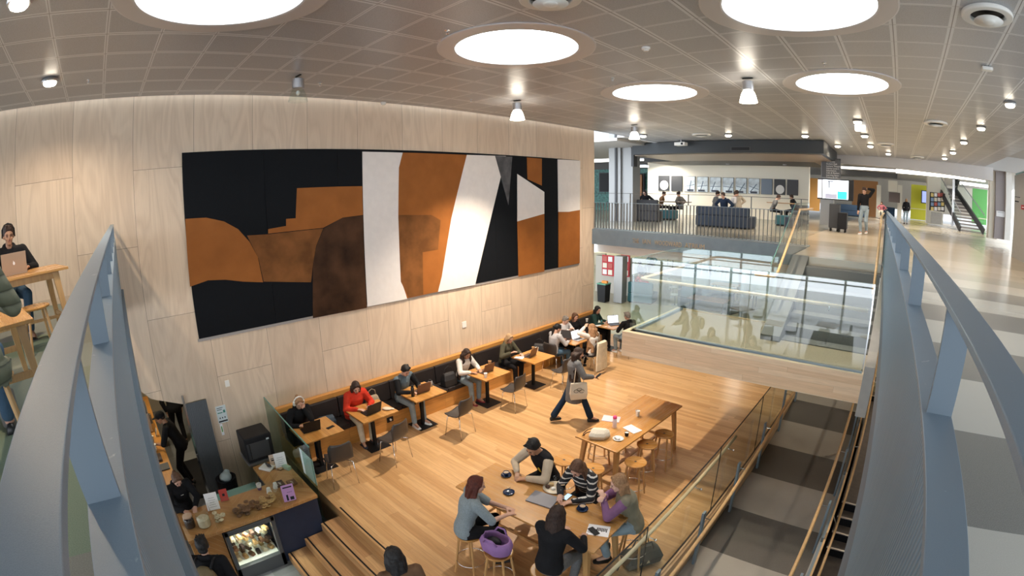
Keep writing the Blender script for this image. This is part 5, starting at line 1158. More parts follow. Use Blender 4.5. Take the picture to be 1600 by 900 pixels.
kthing('knock_box', 'brown wooden tray on the barista bench', 'tray', -8.95, .02, [('tray', MB().box((0, 0, .02), (.30, .26, .04)), FOOD[3]), ('bar', MB().box((0, 0, .05), (.28, .03, .02)), BLK)])
kthing('grinder', 'small black grinder on the barista bench', 'grinder', -8.35, -.05, [('body', MB().box((0, 0, .13), (.13, .18, .26)), BLK), ('hopper', MB().lathe([(.05, .26), (.08, .36), (.0005, .36)], n=14), DARK)])
kthing('tray', 'dark serving tray at the end of the barista bench', 'tray', -8.55, .14, [('tray', MB().box((0, 0, .01), (.26, .18, .02)), DARK)])
for i, x in enumerate((-9.9, -9.7, -9.5, -9.3)): kthing('cup_stack', 'stack of pale cups on the barista bench', 'cups', x, .02 + .05 * (i % 2), [('stack', MB().lathe([(.03, 0), (.05, .06), (.04, .07), (.055, .14), (.0005, .14)], n=16), [WHT, CREAM, PAPER, WHT][i])])
for o in bpy.data.objects:
    if o.get('label') == 'stack of pale cups on the barista bench': o['group'] = 'cup stacks on the barista bench'
kthing('label_card', 'white card with a black symbol on the barista bench', 'sign', -9.98, .2, [('card', MB().box((0, 0, .08), (.11, .01, .16), rx=-.3), PAPER), ('symbol', MB().box((0, -.012, .08), (.05, .004, .05), rx=-.3), BLK)])
LAMPS.append(((-10.2, -.2, -1.0), 60, (1, .85, .6), 2.6)); LAMPS.append(((-11.2, .9, -.6), 50, (1, .85, .6), 2.6))
for i, (x, y, sx, sy, lb) in enumerate([(-9.7, .9, 1.7, .62, 'dark rubber mat on the kitchen floor'), (-7.5, .95, .75, 1.1, 'dark rubber mat behind the cafe counter')]):
    t = thing('floor_mat', lb, 'mat', (x, y, K)); MB().box((0, 0, .006), (sx, sy, .012)).build('mat', BLK, t)
struct('wall_kitchen_back', MB().bb(-14, -8.72, -.9, -.8, -4.1, -.45), M('kitchen_green', (.40, .46, .38), .4, bump=.1))
bb_ = thing('waste_bin', 'black bin with a white bag behind the counter by the wall', 'bin', (-8.28, 1.18, K)); MB().lathe([(.0005, 0), (.17, 0), (.20, .6), (.18, .6), (.0005, .5)], n=20).build('bin_body', BLK, bb_); m = MB(); m.ell((0.02, 0, .62), (.13, .12, .09)).ell((-.06, .05, .66), (.07, .07, .06)); remesh(m, 'bag', M('bag_white', (.5, .6, .62), .5), bb_, .012, 1)
# staff and customers
person('woman in a black sweatshirt with tied-back hair serving behind the counter', (-7.27, .22, K), R_(-80), 'stand', h=1.64, skin='light', hair='brown', hs='bun', top='black', legs='black', lean=.12, head=(.55, 0), hands={-1: (-.10, .36, 1.04), 1: (.10, .36, 1.04)}, lod=0)
MB().box(person.T(0, .135, .33), (.05, .004, .008)).build('print', WHT, person.root)
person('man in a black cap and black T-shirt leaning over the barista bench', (-9.45, .62, K), R_(165), 'stand', h=1.76, skin='tan', hair='dark', hs='cap', top='black', legs='black', lean=.42, head=(.35, .1), hands={-1: (-.18, .50, 1.10), 1: (.30, .08, .85)}, longs='short', lod=0, female=False, body_extra='nohood')
person('kitchen worker standing far back, only legs visible below the lintel', (-11.5, .82, K), R_(100), 'stand', h=1.75, hair='dark', hs='short', top='black', legs='black', lod=1, female=False)
person('customer in a dark navy sleeve reaching for the counter beside the left cladding', (-5.62, -.42, K), R_(60), 'stand', h=1.70, hair='dark', hs='short', top='navy', legs='black', lean=.15, hands={-1: (-.1, .35, 1.05), 1: (.12, .42, 1.04)}, lod=0, female=False)
p = P(309, 862, -2.48)
person('customer with black hair and a khaki backpack at the bottom left', (p.x - .05, p.y + .05, K), R_(62), 'stand', h=1.74, skin='light', hair='black', hs='short', top='black', legs='black', lean=.12, head=(.1, .2), lod=0, female=False)
T_ = person.T
m = MB(); m.ell(T_(0, -.20, .30), (.15, .09, .20), 16, 10)
t = thing('backpack', 'khaki backpack with black straps on the customer at the bottom left', 'backpack', tuple(person.root.location), person.root.rotation_euler[2])
remesh(m, 'body', C['khaki'], t, .012, 2)
for k in (-1, 1): MB().tube([T_(k * .10, -.22, .46), T_(k * .11, -.10, .50), T_(k * .12, .06, .46), T_(k * .125, .14, .34), T_(k * .14, .10, .16), T_(k * .13, -.06, .10)], .016, 8).build('strap', BLK, t, smooth=True)

# --- upper left floor
person('person in a hooded dark jacket and headphones behind the gold laptop at the left edge', (-6.60, -1.42, 0), R_(-72), h=1.70, skin='tan', hair='dark', hs='short', top='black', legs='jeans', seat=.44, lean=.12, head=(.1, 0), hands={-1: (-.20, .36, .78), 1: (.20, .36, .78)}, lod=0, female=False)
m = MB(); Hh = person.H; m.tube([Hh(-.088, -.01, -.02), Hh(-.085, -.01, .07), Hh(-.05, -.01, .12), Hh(0, -.01, .135), Hh(.05, -.01, .12), Hh(.085, -.01, .07), Hh(.088, -.01, -.02)], .011, 8); m.build('headphones', BLK, person.root, smooth=True)
person('person in an olive green puffer jacket and blue jeans cut by the left edge', (-2.90, -.97, 0), R_(104), h=1.74, skin='light', hair='dark', hs='short', top='puffer', legs='jeans', seat=.45, lean=.15, hands={-1: (-.2, .42, .80), 1: (.2, .42, .80)}, lod=0, female=False, coat=.02)
t = thing('handbag', 'small grey bag on the floor behind the green jacket', 'bag', (-3.5, -1.0, 0)); MB().box((0, 0, .1), (.22, .12, .2)).build('body', M('bag_grey', (.2, .19, .18), .6), t, bevel=.02)

# ================================================================ upper concourse, far side
def slab(px0, py0, px1, py1, y, th=.1):
    a, b = Q(px0, py0, y), Q(px1, py1, y); return (min(a.x, b.x), max(a.x, b.x), y, y + th, min(a.z, b.z), max(a.z, b.z))
EDGE = lambda x: 12.62 - .085 * (x + 8.5)    # front edge of the far floor (slightly skewed)
fe = lambda z0, z1, t=.06: MB().prism([(-8.6, EDGE(-8.6)), (-2.02, EDGE(-2.02)), (-2.02, EDGE(-2.02) + t), (-8.6, EDGE(-8.6) + t)], z0, z1)
struct('trim_concourse_edge', fe(-.45, .02, .6), STEEL)
struct('ceiling_lower', MB().bb(-22, 2, 13.1, 40, -.75, -.42).prism([(-8.6, 12.9), (-2.1, 12.4), (-2.1, 13.2), (-8.6, 13.2)], -.72, -.46), WHT)
far = thing('balustrade', 'dark slatted steel balustrade along the far concourse edge', 'balustrade', (0, 0, 0), group='steel balustrades around the void')
yb = lambda x: EDGE(x) + .05
m = MB(); m.bar((-8.55, yb(-8.55), 1.13), (-2.03, yb(-2.03), 1.13), .05, .012).build('handrail', DARK, far)
MB().bar((-8.55, yb(-8.55), .84), (-2.03, yb(-2.03), .84), .04, .012).build('top_flat', STEEL, far)
MB().bar((-8.55, yb(-8.55), .05), (-2.03, yb(-2.03), .05), .05, .012).build('bottom_flat', STEEL, far)
n = 60
BAR = M('bar_grey', (.12, .125, .13), .45, .3)
for i in range(n):
    x = -8.52 + i * (6.46 / (n - 1)); MB().box((x, yb(x), .445), (.012, .05, .79)).build('slat', BAR, far)
for x in (-7.2, -5.3, -3.5, -2.2): MB().box((x, yb(x), .985), (.014, .05, .29)).build('post', BAR, far)
sn = thing('wall_sign', 'pale metal lettering on the steel edge below the far balustrade', 'sign', (0, 0, 0))
a = P(985, 375, -.17); b = P(1101, 389, -.17); ang = math.atan2(EDGE(-4) - EDGE(-6), 2)
LET = M('sign_letters', (.52, .42, .28), .35, .5); yv = lambda x: EDGE(x) - .004
wds = [('THE', 983, 994, 375), ('IAN', 1000, 1013, 378), ('WOODWARD', 1019, 1064, 381.5), ('ATRIUM', 1069, 1101, 386.5)]
for s_, x0, x1, yy in wds:
    pa, pb = Q(x0, yy, 12.3), Q(x1, yy, 12.3); wd = pb.x - pa.x; o = text('letters', s_, .19, LET, sn, ((pa.x + pb.x) / 2, yv((pa.x + pb.x) / 2), -.30), (PI / 2, 0, ang), .004); xs_ = [v.co.x for v in o.data.vertices]
    o.scale = (wd / (max(xs_) - min(xs_)), 1, 1)
# columns
t = struct('column_far', MB().bb(*slab(951, 205, 969, 352, 17.0, .45)).bb(*slab(966, 205, 988, 352, 17.1, .6)), COLG)
struct('column_far_rib', MB().bb(*slab(960, 205, 963, 352, 16.95, .05)).bb(*slab(986, 222, 990, 260, 17.0, .3)), DARK)
struct('column_mid', MB().cyl(tuple(P(1160, 497, LOW)), tuple(P(1160, 497, LOW) + Vector((0, 0, 3.2))), .16, n=20), COLG)
struct('column_lower', MB().bb(*slab(960, 400, 971, 474, 17.4, .4)), COLG)
# ceiling beyond, walls
struct('ceiling_far', MB().bb(-30, 12, 22, 60, 3.7, 3.8).bb(-30, 12, 22.3, 22.4, 3.0, 3.7).bb(-30, WX - .3, 14.6, 22, 2.95, 3.05).bb(WX - .3, WX, 14.6, 22, 3.05, 3.12).bb(4.25, 12, 10, 60, 3.6, 3.7), M('ceil_far', (.42, .40, .38), .5))
struct('trim_beam', MB().prism([(-2.7, 3.05), (4.6, 3.05), (4.6, 2.53), (-2.45, 2.70)], 21.9, 22.3, 1), M('beam_pale', (.55, .53, .52), .5))
AWY = 25.0
struct('wall_gallery', MB().bb(*slab(1012, 250, 1262, 349, AWY, .3)), CREAM)
struct('trim_bulkhead', MB().bb(*slab(988, 225, 1287, 240, 16.6, 4)), M('bulkhead_dark', (.02, .024, .028), .5))
struct('trim_bulkhead_rear', MB().bb(*slab(1006, 246.5, 1273, 254, 20.5, 3)), M('bulkhead_dark2', (.03, .027, .025), .5))
struct('trim_bulkhead_soffit', MB().bb(*slab(992, 241, 1284, 242.5, 17.0, 6)), M('soffit_copper', (.26, .19, .14), .4))
t = thing('air_grille', 'black slot grille on the dark bulkhead', 'air vent', (0, 0, 0)); s_ = slab(1141, 229, 1173, 236, 16.58, .03); MB().bb(*s_).build('frame', DARK, t); MB().bb(s_[0] + .05, s_[1] - .05, 16.57, 16.58, s_[4] + .03, s_[5] - .03).build('slot', BLK, t)
for px, py, y, lb in [(1015, 242.5, 18., 'first recessed light under the left end of the bulkhead'), (1105, 242.5, 18., 'recessed light under the middle of the bulkhead'), (1204, 243.5, 18., 'recessed light under the right end of the bulkhead'), (1053, 255.5, 22, 'small light at the left over the row of pictures'), (1137, 256.5, 22, 'small light in the middle over the row of pictures'), (1226, 257.5, 22, 'small light at the right over the row of pictures')]:
    p = Q(px, py, y); t = thing('recessed_light', lb, 'ceiling light', (p.x, p.y, p.z), group='recessed lights under the bulkhead'); MB().lathe([(.0005, 0), (.07, 0), (.07, .01), (.0005, .01)], n=16).build('lens', LAMPC, t); MB().lathe([(.072, -.002), (.09, -.002), (.09, .012), (.072, .012)], n=16).build('rim', ALU, t)
    LAMPS.append(((p.x, p.y, p.z - .05), 130, (1, .86, .68), 2.6))
PIC = [DARK, DARK] + [None] * 6 + [M('pic_blue', (.16, .20, .26), .4), DARK, M('pic_dark', (.05, .05, .055), .5)]
PB = M('pic_pale', (.62, .70, .76), .35, var=.5, vscale=2.2)
for i in range(11):
    x0 = 1029 + i * 20.1; a, b = Q(x0, 274.2 + i * .62, AWY - .02), Q(x0 + 17, 298.2 + i * .75, AWY - .02)
    t = thing('framed_picture', 'picture on the cream wall, %s of the row' % ['far left with a white disc', 'second from left, plain dark', 'third from left', 'fourth from left', 'fifth from left', 'middle one', 'seventh from left', 'eighth from left, crossed by a dark beam', 'third from the right, grey blue', 'second from right with a white disc', 'far right, plain dark'][i], 'picture', ((a.x + b.x) / 2, AWY - .03, (a.z + b.z) / 2), group='row of pictures on the cream wall')
    w_, h_ = b.x - a.x, a.z - b.z
    MB().box((0, 0, 0), (w_, .03, h_)).build('frame', DARK, t); MB().box((0, -.017, 0), (w_ - .03, .006, h_ - .03)).build('print', PIC[i] or PB, t)
    if i in (0, 9): MB().cyl((.02, -.021, -.12), (.02, -.024, -.12), w_ * .38, n=24).build('disc', WHT, t)
    if PIC[i] is None:
        MB().box((w_ * (.3 - .12 * i % .5), -.022, -.1), (.05, .003, h_ * .7), ry=.1 * i).box((0, -.022, -h_ * .1), (w_ * .9, .003, .03), ry=.1 * (i - 4)).build('beams', M('pic_line', (.14, .19, .26), .5), t); MB().box((.05 * (i % 3 - 1), -.022, -h_ * .40), (w_ * .6, .003, h_ * .12)).build('silhouette', M('pic_sil', (.05, .06, .09), .5), t)
# teal wall, doors
struct('wall_teal', MB().bb(*slab(900, 262, 1013, 352, 27, .2)), M('teal_pattern', (.05, .18, .16), .5, var=.7, vscale=7))
struct('trim_strip_ceiling', MB().bb(*slab(890, 256, 1013, 263, 26.9, .1)), M('strip_dark', (.05, .045, .04), .5))
t = thing('wooden_door', 'brown wooden door in a dark frame behind the grey column', 'door', (0, 0, 0)); MB().bb(*slab(988, 271, 1006, 345, 26.8, .1)).build('frame', BLK, t); MB().bb(*slab(991, 273, 1002, 345, 26.7, .08)).build('leaf', M('door_brown', (.34, .15, .05), .5), t); MB().bb(*slab(992.5, 283, 996, 292, 26.68, .02)).build('notice', PAPER, t)
t = thing('dark_screen', 'dark screen on the teal wall left of the grey column', 'screen', (0, 0, 0)); MB().bb(*slab(936, 270, 952, 300, 26.8, .08)).build('frame', DARK, t); MB().bb(*slab(937, 271, 951, 299, 26.78, .02)).build('panel', BLK, t)
STRIP = M('strip_light', (1, .97, .90), .4, emit=1.8)
for i, (x0, y0_, x1, y1_, y, lb) in enumerate([(900, 245, 951, 246.6, 24, 'upper light strip left of the grey column'), (900, 250.5, 951, 252.2, 23, 'lower light strip left of the grey column'), (988, 249, 1008, 250.6, 22, 'short light strip right of the grey column'), (988, 259, 1010, 261, 22, 'lower short light strip beside the cream wall'),
        (1314, 256, 1440, 258.5, 30, 'long strip light nearest the directory sign'), (1314, 263, 1400, 265.2, 26, 'second strip light behind the directory sign'), (1400, 270, 1540, 272, 28, 'bright strip light at right below the pale beam'), (1440, 264, 1530, 265.5, 33, 'strip light just under the pale beam'), (1500, 288, 1548, 290, 38, 'strip light above the green wall')]):
    t = thing('strip_light', lb, 'ceiling light', (0, 0, 0), group='strip lights'); s_ = slab(x0, y0_, x1, y1_, y, .25); MB().bb(*s_).build('tube', STRIP, t); MB().bb(s_[0], s_[1], s_[2], s_[3], s_[5] + .002, s_[5] + .04).build('tray', ALU, t)
for x, y in ((-3, 27), (1.5, 30), (4.5, 34), (-12, 24), (-1.5, 40), (5, 45)): LAMPS.append(((x, y, 2.9), 300, (1, .93, .82), 2.8))
# furniture on the lounge side
NV = M('sofa_navy', (.018, .03, .055), .8, bump=.2); TL = M('sofa_teal', (.03, .12, .15), .8, bump=.2); BL = M('sofa_blue', (.035, .07, .13), .8); CH = M('sofa_charcoal', (.03, .03, .035), .8)
def sofa(label, px, py, w, d, h, mat, rz=0, back=True, z=0, name='sofa', cat='sofa', group='lounge seating'):
    p = P(px, py, z); t = thing(name, label, cat, (p.x, p.y + d / 2, z), rz, group)
    MB().bb(-w / 2, w / 2, -d / 2, d / 2, .04, .42).build('seat', mat, t, bevel=.03); MB().bb(-w / 2 + .05, w / 2 - .05, -d / 2 + .05, d / 2 - .05, 0, .04).build('plinth', BLK, t)
    if back: MB().bb(-w / 2, w / 2, -d / 2, -d / 2 + .16, .42, h).build('backrest', mat, t, bevel=.04)
    return t
sofa('dark high-backed sofa behind the balusters left of the seated group', 1000, 346, 1.3, .8, .88, CH, .2)
sofa('small teal cube seat beside the dark sofa', 1033, 343, 1.1, .6, .45, TL, 0, False)
sofa('large navy sofa in the middle with a group of people', 1127, 356, 2.0, 1.0, .72, NV)
sofa('teal cube seat in front of the right-hand pair', 1222, 353, .62, .6, .45, TL, 0, False)
sofa('navy armchair behind the top of the stair glass', 1246, 351, .8, .7, .85, NV, .3)
sofa('navy cube seat in front of the navy armchair', 1236, 357, .55, .5, .42, NV, 0, False)
sofa('blue bench seat behind the trolleys', 1330, 338, 2.6, 1.0, .9, BL, 0)
sofa('blue chair right of the seated person in pink', 1386, 338, 1.6, 1.0, .9, BL, 0)
def ftable(label, px, py, w, d, h, top, leg, z=0):
    p = P(px, py, z); t = thing('lounge_table', label, 'table', (p.x, p.y, z)); MB().bb(-w / 2, w / 2, -d / 2, d / 2, h - .04, h).build('tabletop', top, t, bevel=.004)
    for a in (-1, 1):
        for b in (-1, 1): MB().bar((a * (w / 2 - .06), b * (d / 2 - .06), 0), (a * (w / 2 - .06), b * (d / 2 - .06), h - .04), .05, .05).build('leg', leg, t)
    return t
DW = M('dark_wood', (.10, .055, .03), .4)
ftable('dark wooden table with two people at the left end of the picture row', 1047, 341, 1.8, .8, .78, DW, DW); ftable('wooden table with two people below the right-hand pictures', 1224, 347.5, 1.5, .8, .9, M('mid_wood', (.30, .18, .09), .4), DW)
ftable('high bar table in front of the yellow wall', 1433, 347, 2.4, .9, 1.05, CREAM, BLK); ftable('small round-cornered table at the foot of the far stair', 1538, 366, .9, .6, .95, CREAM, BLK)
def fp(label, px, py, yaw, **k):
    p = P(px, py, k.pop('z', 0)); k.setdefault('lod', 2); return person(label, (p.x, p.y, 0) if 'fz' not in k else (p.x, p.y, k.pop('fz')), R_(yaw), **k)
fp('person in black with long dark hair sitting in the dark sofa', 1009, 341, 180, hair='black', top='black', legs='black')
fp('person in brown at the left side of the dark lounge table', 1032, 339, -70, hair='dark', hs='bun', top='brown', legs='black', seat=.42, lean=.2, head=(.3, 0))
fp('person in dark grey at the right side of the dark lounge table', 1063, 341, 80, hair='dark', hs='bun', top='coat', legs='black', seat=.42, lean=.15)
fp('person with a light backpack left of the navy sofa', 1116, 345, -60, hair='dark', hs='short', top='coat', legs='black', seat=.48, female=False)
fp('person with short dark hair in navy on the navy sofa', 1131, 351, 170, hair='dark', hs='short', top='navy', legs='black', seat=.42, female=False)
fp('person in a pale lilac top on the navy sofa', 1144, 350, -60, hair='dark', hs='short', top='lgrey', legs='ljeans', seat=.5, female=False)
fp('person in a cream top sitting behind the navy sofa', 1153, 346, 60, hair='dark', hs='short', top='beige', legs='black', seat=.55, female=False)
fp('person bent over the right-hand wooden table at its left side', 1206, 347, -80, hair='dark', hs='short', top='coat', legs='black', seat=.48, lean=.4, head=(.5, 0), female=False)
fp('person in dark clothes at the right side of the right-hand wooden table', 1240, 347, 80, hair='dark', hs='short', top='black', legs='black', seat=.48, lean=.2, female=False)
fp('person in a black jacket and light jeans walking with one hand on the head', 1349, 366, 165, pose='walk', h=1.76, hair='dark', hs='short', top='black', legs='ljeans', shoes='white', female=False, lod=1, head=(.4, .1), hands={-1: (-.12, .05, 1.66), 1: (.24, .08, .82)}, elbow={-1: (-1, .1, .4), 1: (1, -.3, -1)}, feet={-1: (-.08, -.12, .12), 1: (.08, .12, .08)}, body_extra='nohood')
fp('person with long fair hair in black seen from behind near the bar table', 1415, 350, 10, pose='stand', h=1.70, hair='ginger', top='black', legs='ljeans')
fp('person in pink sitting cross-legged beside the far blue seats', 1377, 342, 170, hair='brown', top='pink', legs='cream', seat=.5)
# directory sign, screen, trolleys
struct('column_sign', MB().bb(*slab(1283, 245, 1300, 352, 20.6, .6)), M('column_metal', (.36, .36, .36), .4, .3))
t = thing('directory_sign', 'grey hanging directory sign with rows of white lettering', 'sign', (0, 0, 0)); s_ = slab(1284, 247, 1313, 278, 19.8, .1); MB().bb(*s_).build('panel', M('sign_grey', (.09, .09, .095), .5), t)
tx = text('lettering', 'Vic Books\nStudent Hub\nLecture Theatres\nLibrary Level 2\nInformation\nCafe & Kitchen\nLearning Space\nToilets & Lifts', .085, WHT, t, (s_[0] + .18, 19.795, s_[5] - .15), (PI / 2, 0, 0), .001, 'LEFT')
MB().bb(s_[0] + .3, s_[0] + .34, 19.83, 19.87, s_[5], 3.05).build('hanger', ALU, t)
t = thing('digital_screen', 'large lit information screen with a teal block below the directory sign', 'screen', (0, 0, 0)); s_ = slab(1278, 278.5, 1333, 314.5, 19.5, .12)
MB().bb(*s_).build('frame', BLK, t)
for nm, (u0, u1, v0, v1), c, e in [('panel', (.14, .86, .05, .95), (.80, .88, .95), 1.3), ('teal_block', (.56, .82, .06, .42), (.02, .42, .42), 1.), ('photo_block', (.22, .55, .06, .28), (.25, .25, .32), .7), ('side_icons', (.0, .12, .06, .95), (.45, .45, .50), .8), ('text_block', (.30, .33, .55, .90), (.05, .07, .12), .2), ('caption', (.24, .44, .86, .90), (.1, .1, .15), .2)]:
    w_, h_ = s_[1] - s_[0], s_[5] - s_[4]; MB().bb(s_[0] + u0 * w_, s_[0] + u1 * w_, 19.485 if nm == 'panel' else 19.478, 19.492 if nm == 'panel' else 19.484, s_[4] + v0 * h_, s_[4] + v1 * h_).build(nm, M('scr_' + nm, c, .3, emit=e), t)
for i, (x0, x1, y0_, lb) in enumerate([(1296, 1310, 318, 'taller black trolley under the lit screen'), (1309, 1322, 332, 'shorter black trolley on castors right of the taller one')]):
    t = thing('trolley', lb, 'trolley', (0, 0, 0)); s_ = slab(x0, y0_, x1, 358 + i * 2, 19.6 - i * .3, .55); MB().bb(s_[0], s_[1], s_[2], s_[3], .12, s_[5]).build('cabinet', DARK if i == 0 else BLK, t, bevel=.02)
    for a in (s_[0] + .06, s_[1] - .06):
        for b in (s_[2] + .08, s_[3] - .08): MB().cyl((a - .02, b, .06), (a + .02, b, .06), .06, n=12).build('castor', BLK, t)
# far right: walls, pillars, posters, stair
struct('wall_right', MB().prism([(4.35, 9.5), (4.62, 17.9), (4.95, 17.9), (4.9, 9.5)], 0, 2.55), GREYW)
struct('wall_right_upper', MB().prism([(4.40, 9.5), (4.66, 17.9), (4.95, 17.9), (4.9, 9.5)], 2.55, 2.62), GLASSE)
t = thing('wall_notice', 'two small black lines of lettering on the grey wall at right', 'sign', (0, 0, 0)); s_ = slab(1586, 307, 1594, 309, 15, .02); MB().bb(*s_).build('line', BLK, t); s_ = slab(1586, 313.5, 1592, 316, 15, .02); MB().bb(*s_).build('line', BLK, t)
t.location.x -= .0
t = thing('red_box', 'small red alarm box on the grey wall at the right edge', 'alarm', (0, 0, 0)); MB().bb(*slab(1596, 320, 1602, 328, 14.0, .06)).build('case', M('red_plastic', (.45, .03, .04), .4), t, bevel=.01); MB().bb(*slab(1597, 323, 1600, 325, 13.98, .01)).build('button', WHT, t)
struct('column_right', MB().bb(*slab(1556, 262, 1572, 375, 24, .5)), M('col_mauve', (.30, .26, .26), .45)); struct('column_right_pale', MB().bb(*slab(1547, 266, 1557, 374, 24.2, .5)), CREAM); struct('column_right_edge', MB().bb(*slab(1572, 262, 1578, 376, 23.8, .3)), WHT)
t = thing('notice_sheet', 'white notice sheet fixed to the mauve column', 'sign', (0, 0, 0)); MB().bb(*slab(1557, 329, 1572, 340, 23.9, .03)).build('sheet', PAPER, t); MB().bb(*slab(1559, 331.5, 1569, 332.5, 23.88, .01)).build('print', DARK, t)
struct('column_posters', MB().bb(*slab(1449, 264, 1473, 352, 40, .9)), CREAM)
t = thing('poster_rack', 'freestanding board covered with flyers beside the pale column', 'notice board', (0, 0, 0)); MB().bb(*slab(1453, 300, 1476, 331, 38.5, .1)).build('board', BLK, t); MB().bb(*slab(1455, 331, 1471, 351, 38.6, .08)).build('stand', GREYW, t); random.seed(5)
for i in range(4):
    for j in range(4): x0, y0_ = 1454.5 + i * 5.4, 301.5 + j * 7.2; MB().bb(*slab(x0, y0_, x0 + 4.2, y0_ + 6, 38.4, .03)).build('flyer', [PAPER, M('fly_red', (.5, .1, .08), .5), M('fly_blue', (.2, .3, .5), .5), CREAM, M('fly_yel', (.7, .55, .2), .5)][random.randrange(5)], t)
YEL = M('yellow_wall', (.62, .60, .03), .5); struct('wall_yellow', MB().bb(*slab(1424, 288, 1450, 345, 50, .2)), YEL); struct('wall_green', MB().bb(*slab(1520, 294, 1541, 352, 47, .2)), M('green_wall', (.12, .42, .10), .5))
struct('wall_far', MB().bb(*slab(1262, 255, 1600, 352, 55, .3)), M('far_wall', (.60, .54, .46), .5)); struct('wall_wood', MB().bb(*slab(1332, 281, 1370, 342, 46, .3)), M('orange_wall', (.50, .24, .09), .5))
struct('column_mid_far', MB().bb(*slab(1370, 289, 1375, 340, 44, .5)).bb(*slab(1403, 289, 1408, 345, 44, .5)).bb(*slab(1388, 282, 1402, 300, 43, .5)), CREAM)
struct('wall_dark_panel', MB().bb(*slab(1389, 300, 1406, 317, 43.2, .2)), M('panel_dark', (.10, .07, .06), .4)); struct('trim_far_beam', MB().bb(*slab(1314, 265.5, 1402, 279, 27, .4)), M('beam_dark', (.03, .028, .025), .5))
struct('wall_orange', MB().bb(*slab(1262, 278, 1280, 330, 30, .2)), M('orange_plain', (.62, .32, .09), .5))  # one even orange over the whole wall
t = thing('touch_screen', 'blue display screen on the yellow wall', 'screen', (0, 0, 0)); MB().bb(*slab(1439.5, 297, 1450, 318.5, 49, .1)).build('frame', DARK, t); MB().bb(*slab(1441, 298.5, 1449.5, 317, 48.95, .03)).build('panel', M('scr_violet', (.30, .36, .72), .3, emit=.6), t)
# far stair
st2 = thing('staircase', 'dark stair with glass sides rising to the left at the far right', 'stairs', (0, 0, 0))
a = P(1524, 362, 0)
for i in range(13):
    y = 34.5 + i * .38; s_ = slab(1500.5 - i * 1.6, 359 - i * 5.4, 1536 - i * 3.7, 364.5 - i * 5.4, y, .4); MB().bb(s_[0], s_[1], y, y + .4, max(0, s_[4] - .03), s_[5]).build('step', M('step_grey', (.17, .15, .14), .6), st2)
def qp(px, py, y): return Q(px, py, y)
for a_, b_ in (((1500, 358, 34.4), (1470, 300, 39)), ((1537, 362, 34.4), (1492, 296, 39))):
    p0, p1 = qp(*a_), qp(*b_); MB().bar(p0, p1, .12, .35).build('stringer', DARK, st2); MB().bar(p0 + Vector((0, 0, 1.0)), p1 + Vector((0, 0, 1.0)), .05, .05).build('handrail', ALU, st2)
    MB().add([tuple(p0 + Vector((0, 0, .15))), tuple(p1 + Vector((0, 0, .15))), tuple(p1 + Vector((0, 0, .95))), tuple(p0 + Vector((0, 0, .95))), tuple(p0 + Vector((.02, 0, .15))), tuple(p1 + Vector((.02, 0, .15))), tuple(p1 + Vector((.02, 0, .95))), tuple(p0 + Vector((.02, 0, .95)))], [(0, 1, 2, 3), (7, 6, 5, 4), (0, 4, 5, 1), (1, 5, 6, 2), (2, 6, 7, 3), (3, 7, 4, 0)]).build('glass', GLASS, st2)
t = thing('steel_post', 'thin steel post beside the far stair', 'post', (0, 0, 0)); MB().bb(*slab(1488.5, 280, 1489.7, 354, 36, .06)).build('post', ALU, t)
p = Q(1494, 305, 39.5); person('person in black near the top of the far stair', (p.x, p.y, p.z - .05), R_(20), 'stand', h=1.7, top='black', legs='black', hs='short', hair='dark', lod=2, female=False)

# ================================================================ lower level beyond the landing
L_ = LOW
struct('wall_lower_back', MB().bb(-22, 6, 30, 30.2, L_, -.4), M('lower_cream', (.72, .62, .40), .5))
struct('wall_lower_mid', MB().bb(*slab(931, 399, 983, 478, 19.0, .25)), M('lower_pillar', (.48, .45, .40), .5)); struct('wall_lower_stair', MB().bb(*slab(928, 395, 944, 470, 26.0, .2)), M('lower_beige', (.55, .48, .34), .5))
for x0, y0_, x1, y1_, lb in [(941, 398, 959, 432, 'red notice board with posters left of the lower column'), (970, 398, 983, 433, 'red notice board with posters right of the lower column')]:
    t = thing('notice_board', lb, 'notice board', (0, 0, 0)); s_ = slab(x0, y0_, x1, y1_, 18.9, .06); MB().bb(*s_).build('board', M('board_red', (.50, .02, .03), .6), t); w_, h_ = s_[1] - s_[0], s_[5] - s_[4]; random.seed(9)
    for i in range(2):
        for j in range(3): MB().bb(s_[0] + w_ * (.08 + .45 * i), s_[0] + w_ * (.42 + .45 * i), 18.88, 18.9, s_[4] + h_ * (.06 + .32 * j), s_[4] + h_ * (.30 + .32 * j)).build('flyer', [PAPER, CREAM, M('fly_red', (.5, .1, .08), .5)][(i + j) % 3], t)
p = P(943, 471, L_); t = thing('waste_bin', 'black bin with a green and orange lid by the end of the plywood wall', 'bin', (p.x, p.y, L_)); MB().box((0, 0, .38), (.38, .38, .76), taper=1.15).build('bin_body', BLK, t, bevel=.02); MB().box((0, 0, .79), (.46, .46, .05)).build('lid', M('lid_green', (.10, .30, .22), .5), t, bevel=.01); MB().box((.05, 0, .86), (.26, .12, .1)).build('orange_flap', M('orange_pl', (.75, .25, .03), .5), t)
def low_sofa(label, px, py, w, d, h, mat, rz=0, back=True): t = sofa(label, px, py, w, d, h, mat, rz, back, L_, group='lower lounge seating'); return t
low_sofa('teal armchair seen through the corner of the landing glass', 996, 474, 1.1, .9, .9, TL, .2)
low_sofa('dark teal sofa on the lower floor behind the landing', 1090, 484, 1.9, 1.0, .95, M('sofa_dteal', (.02, .05, .06), .8), .1)
low_sofa('dark teal armchair on the lower floor right of the dark sofa', 1132, 490, .9, .8, .85, M('sofa_dteal', (.02, .05, .06), .8), -.3)
fp('person in red with dark hair sitting in the teal armchair on the lower floor', 1004, 468, 160, z=L_, fz=L_, hair='dark', hs='short', top='red', legs='black', seat=.45, lean=.3, female=False)
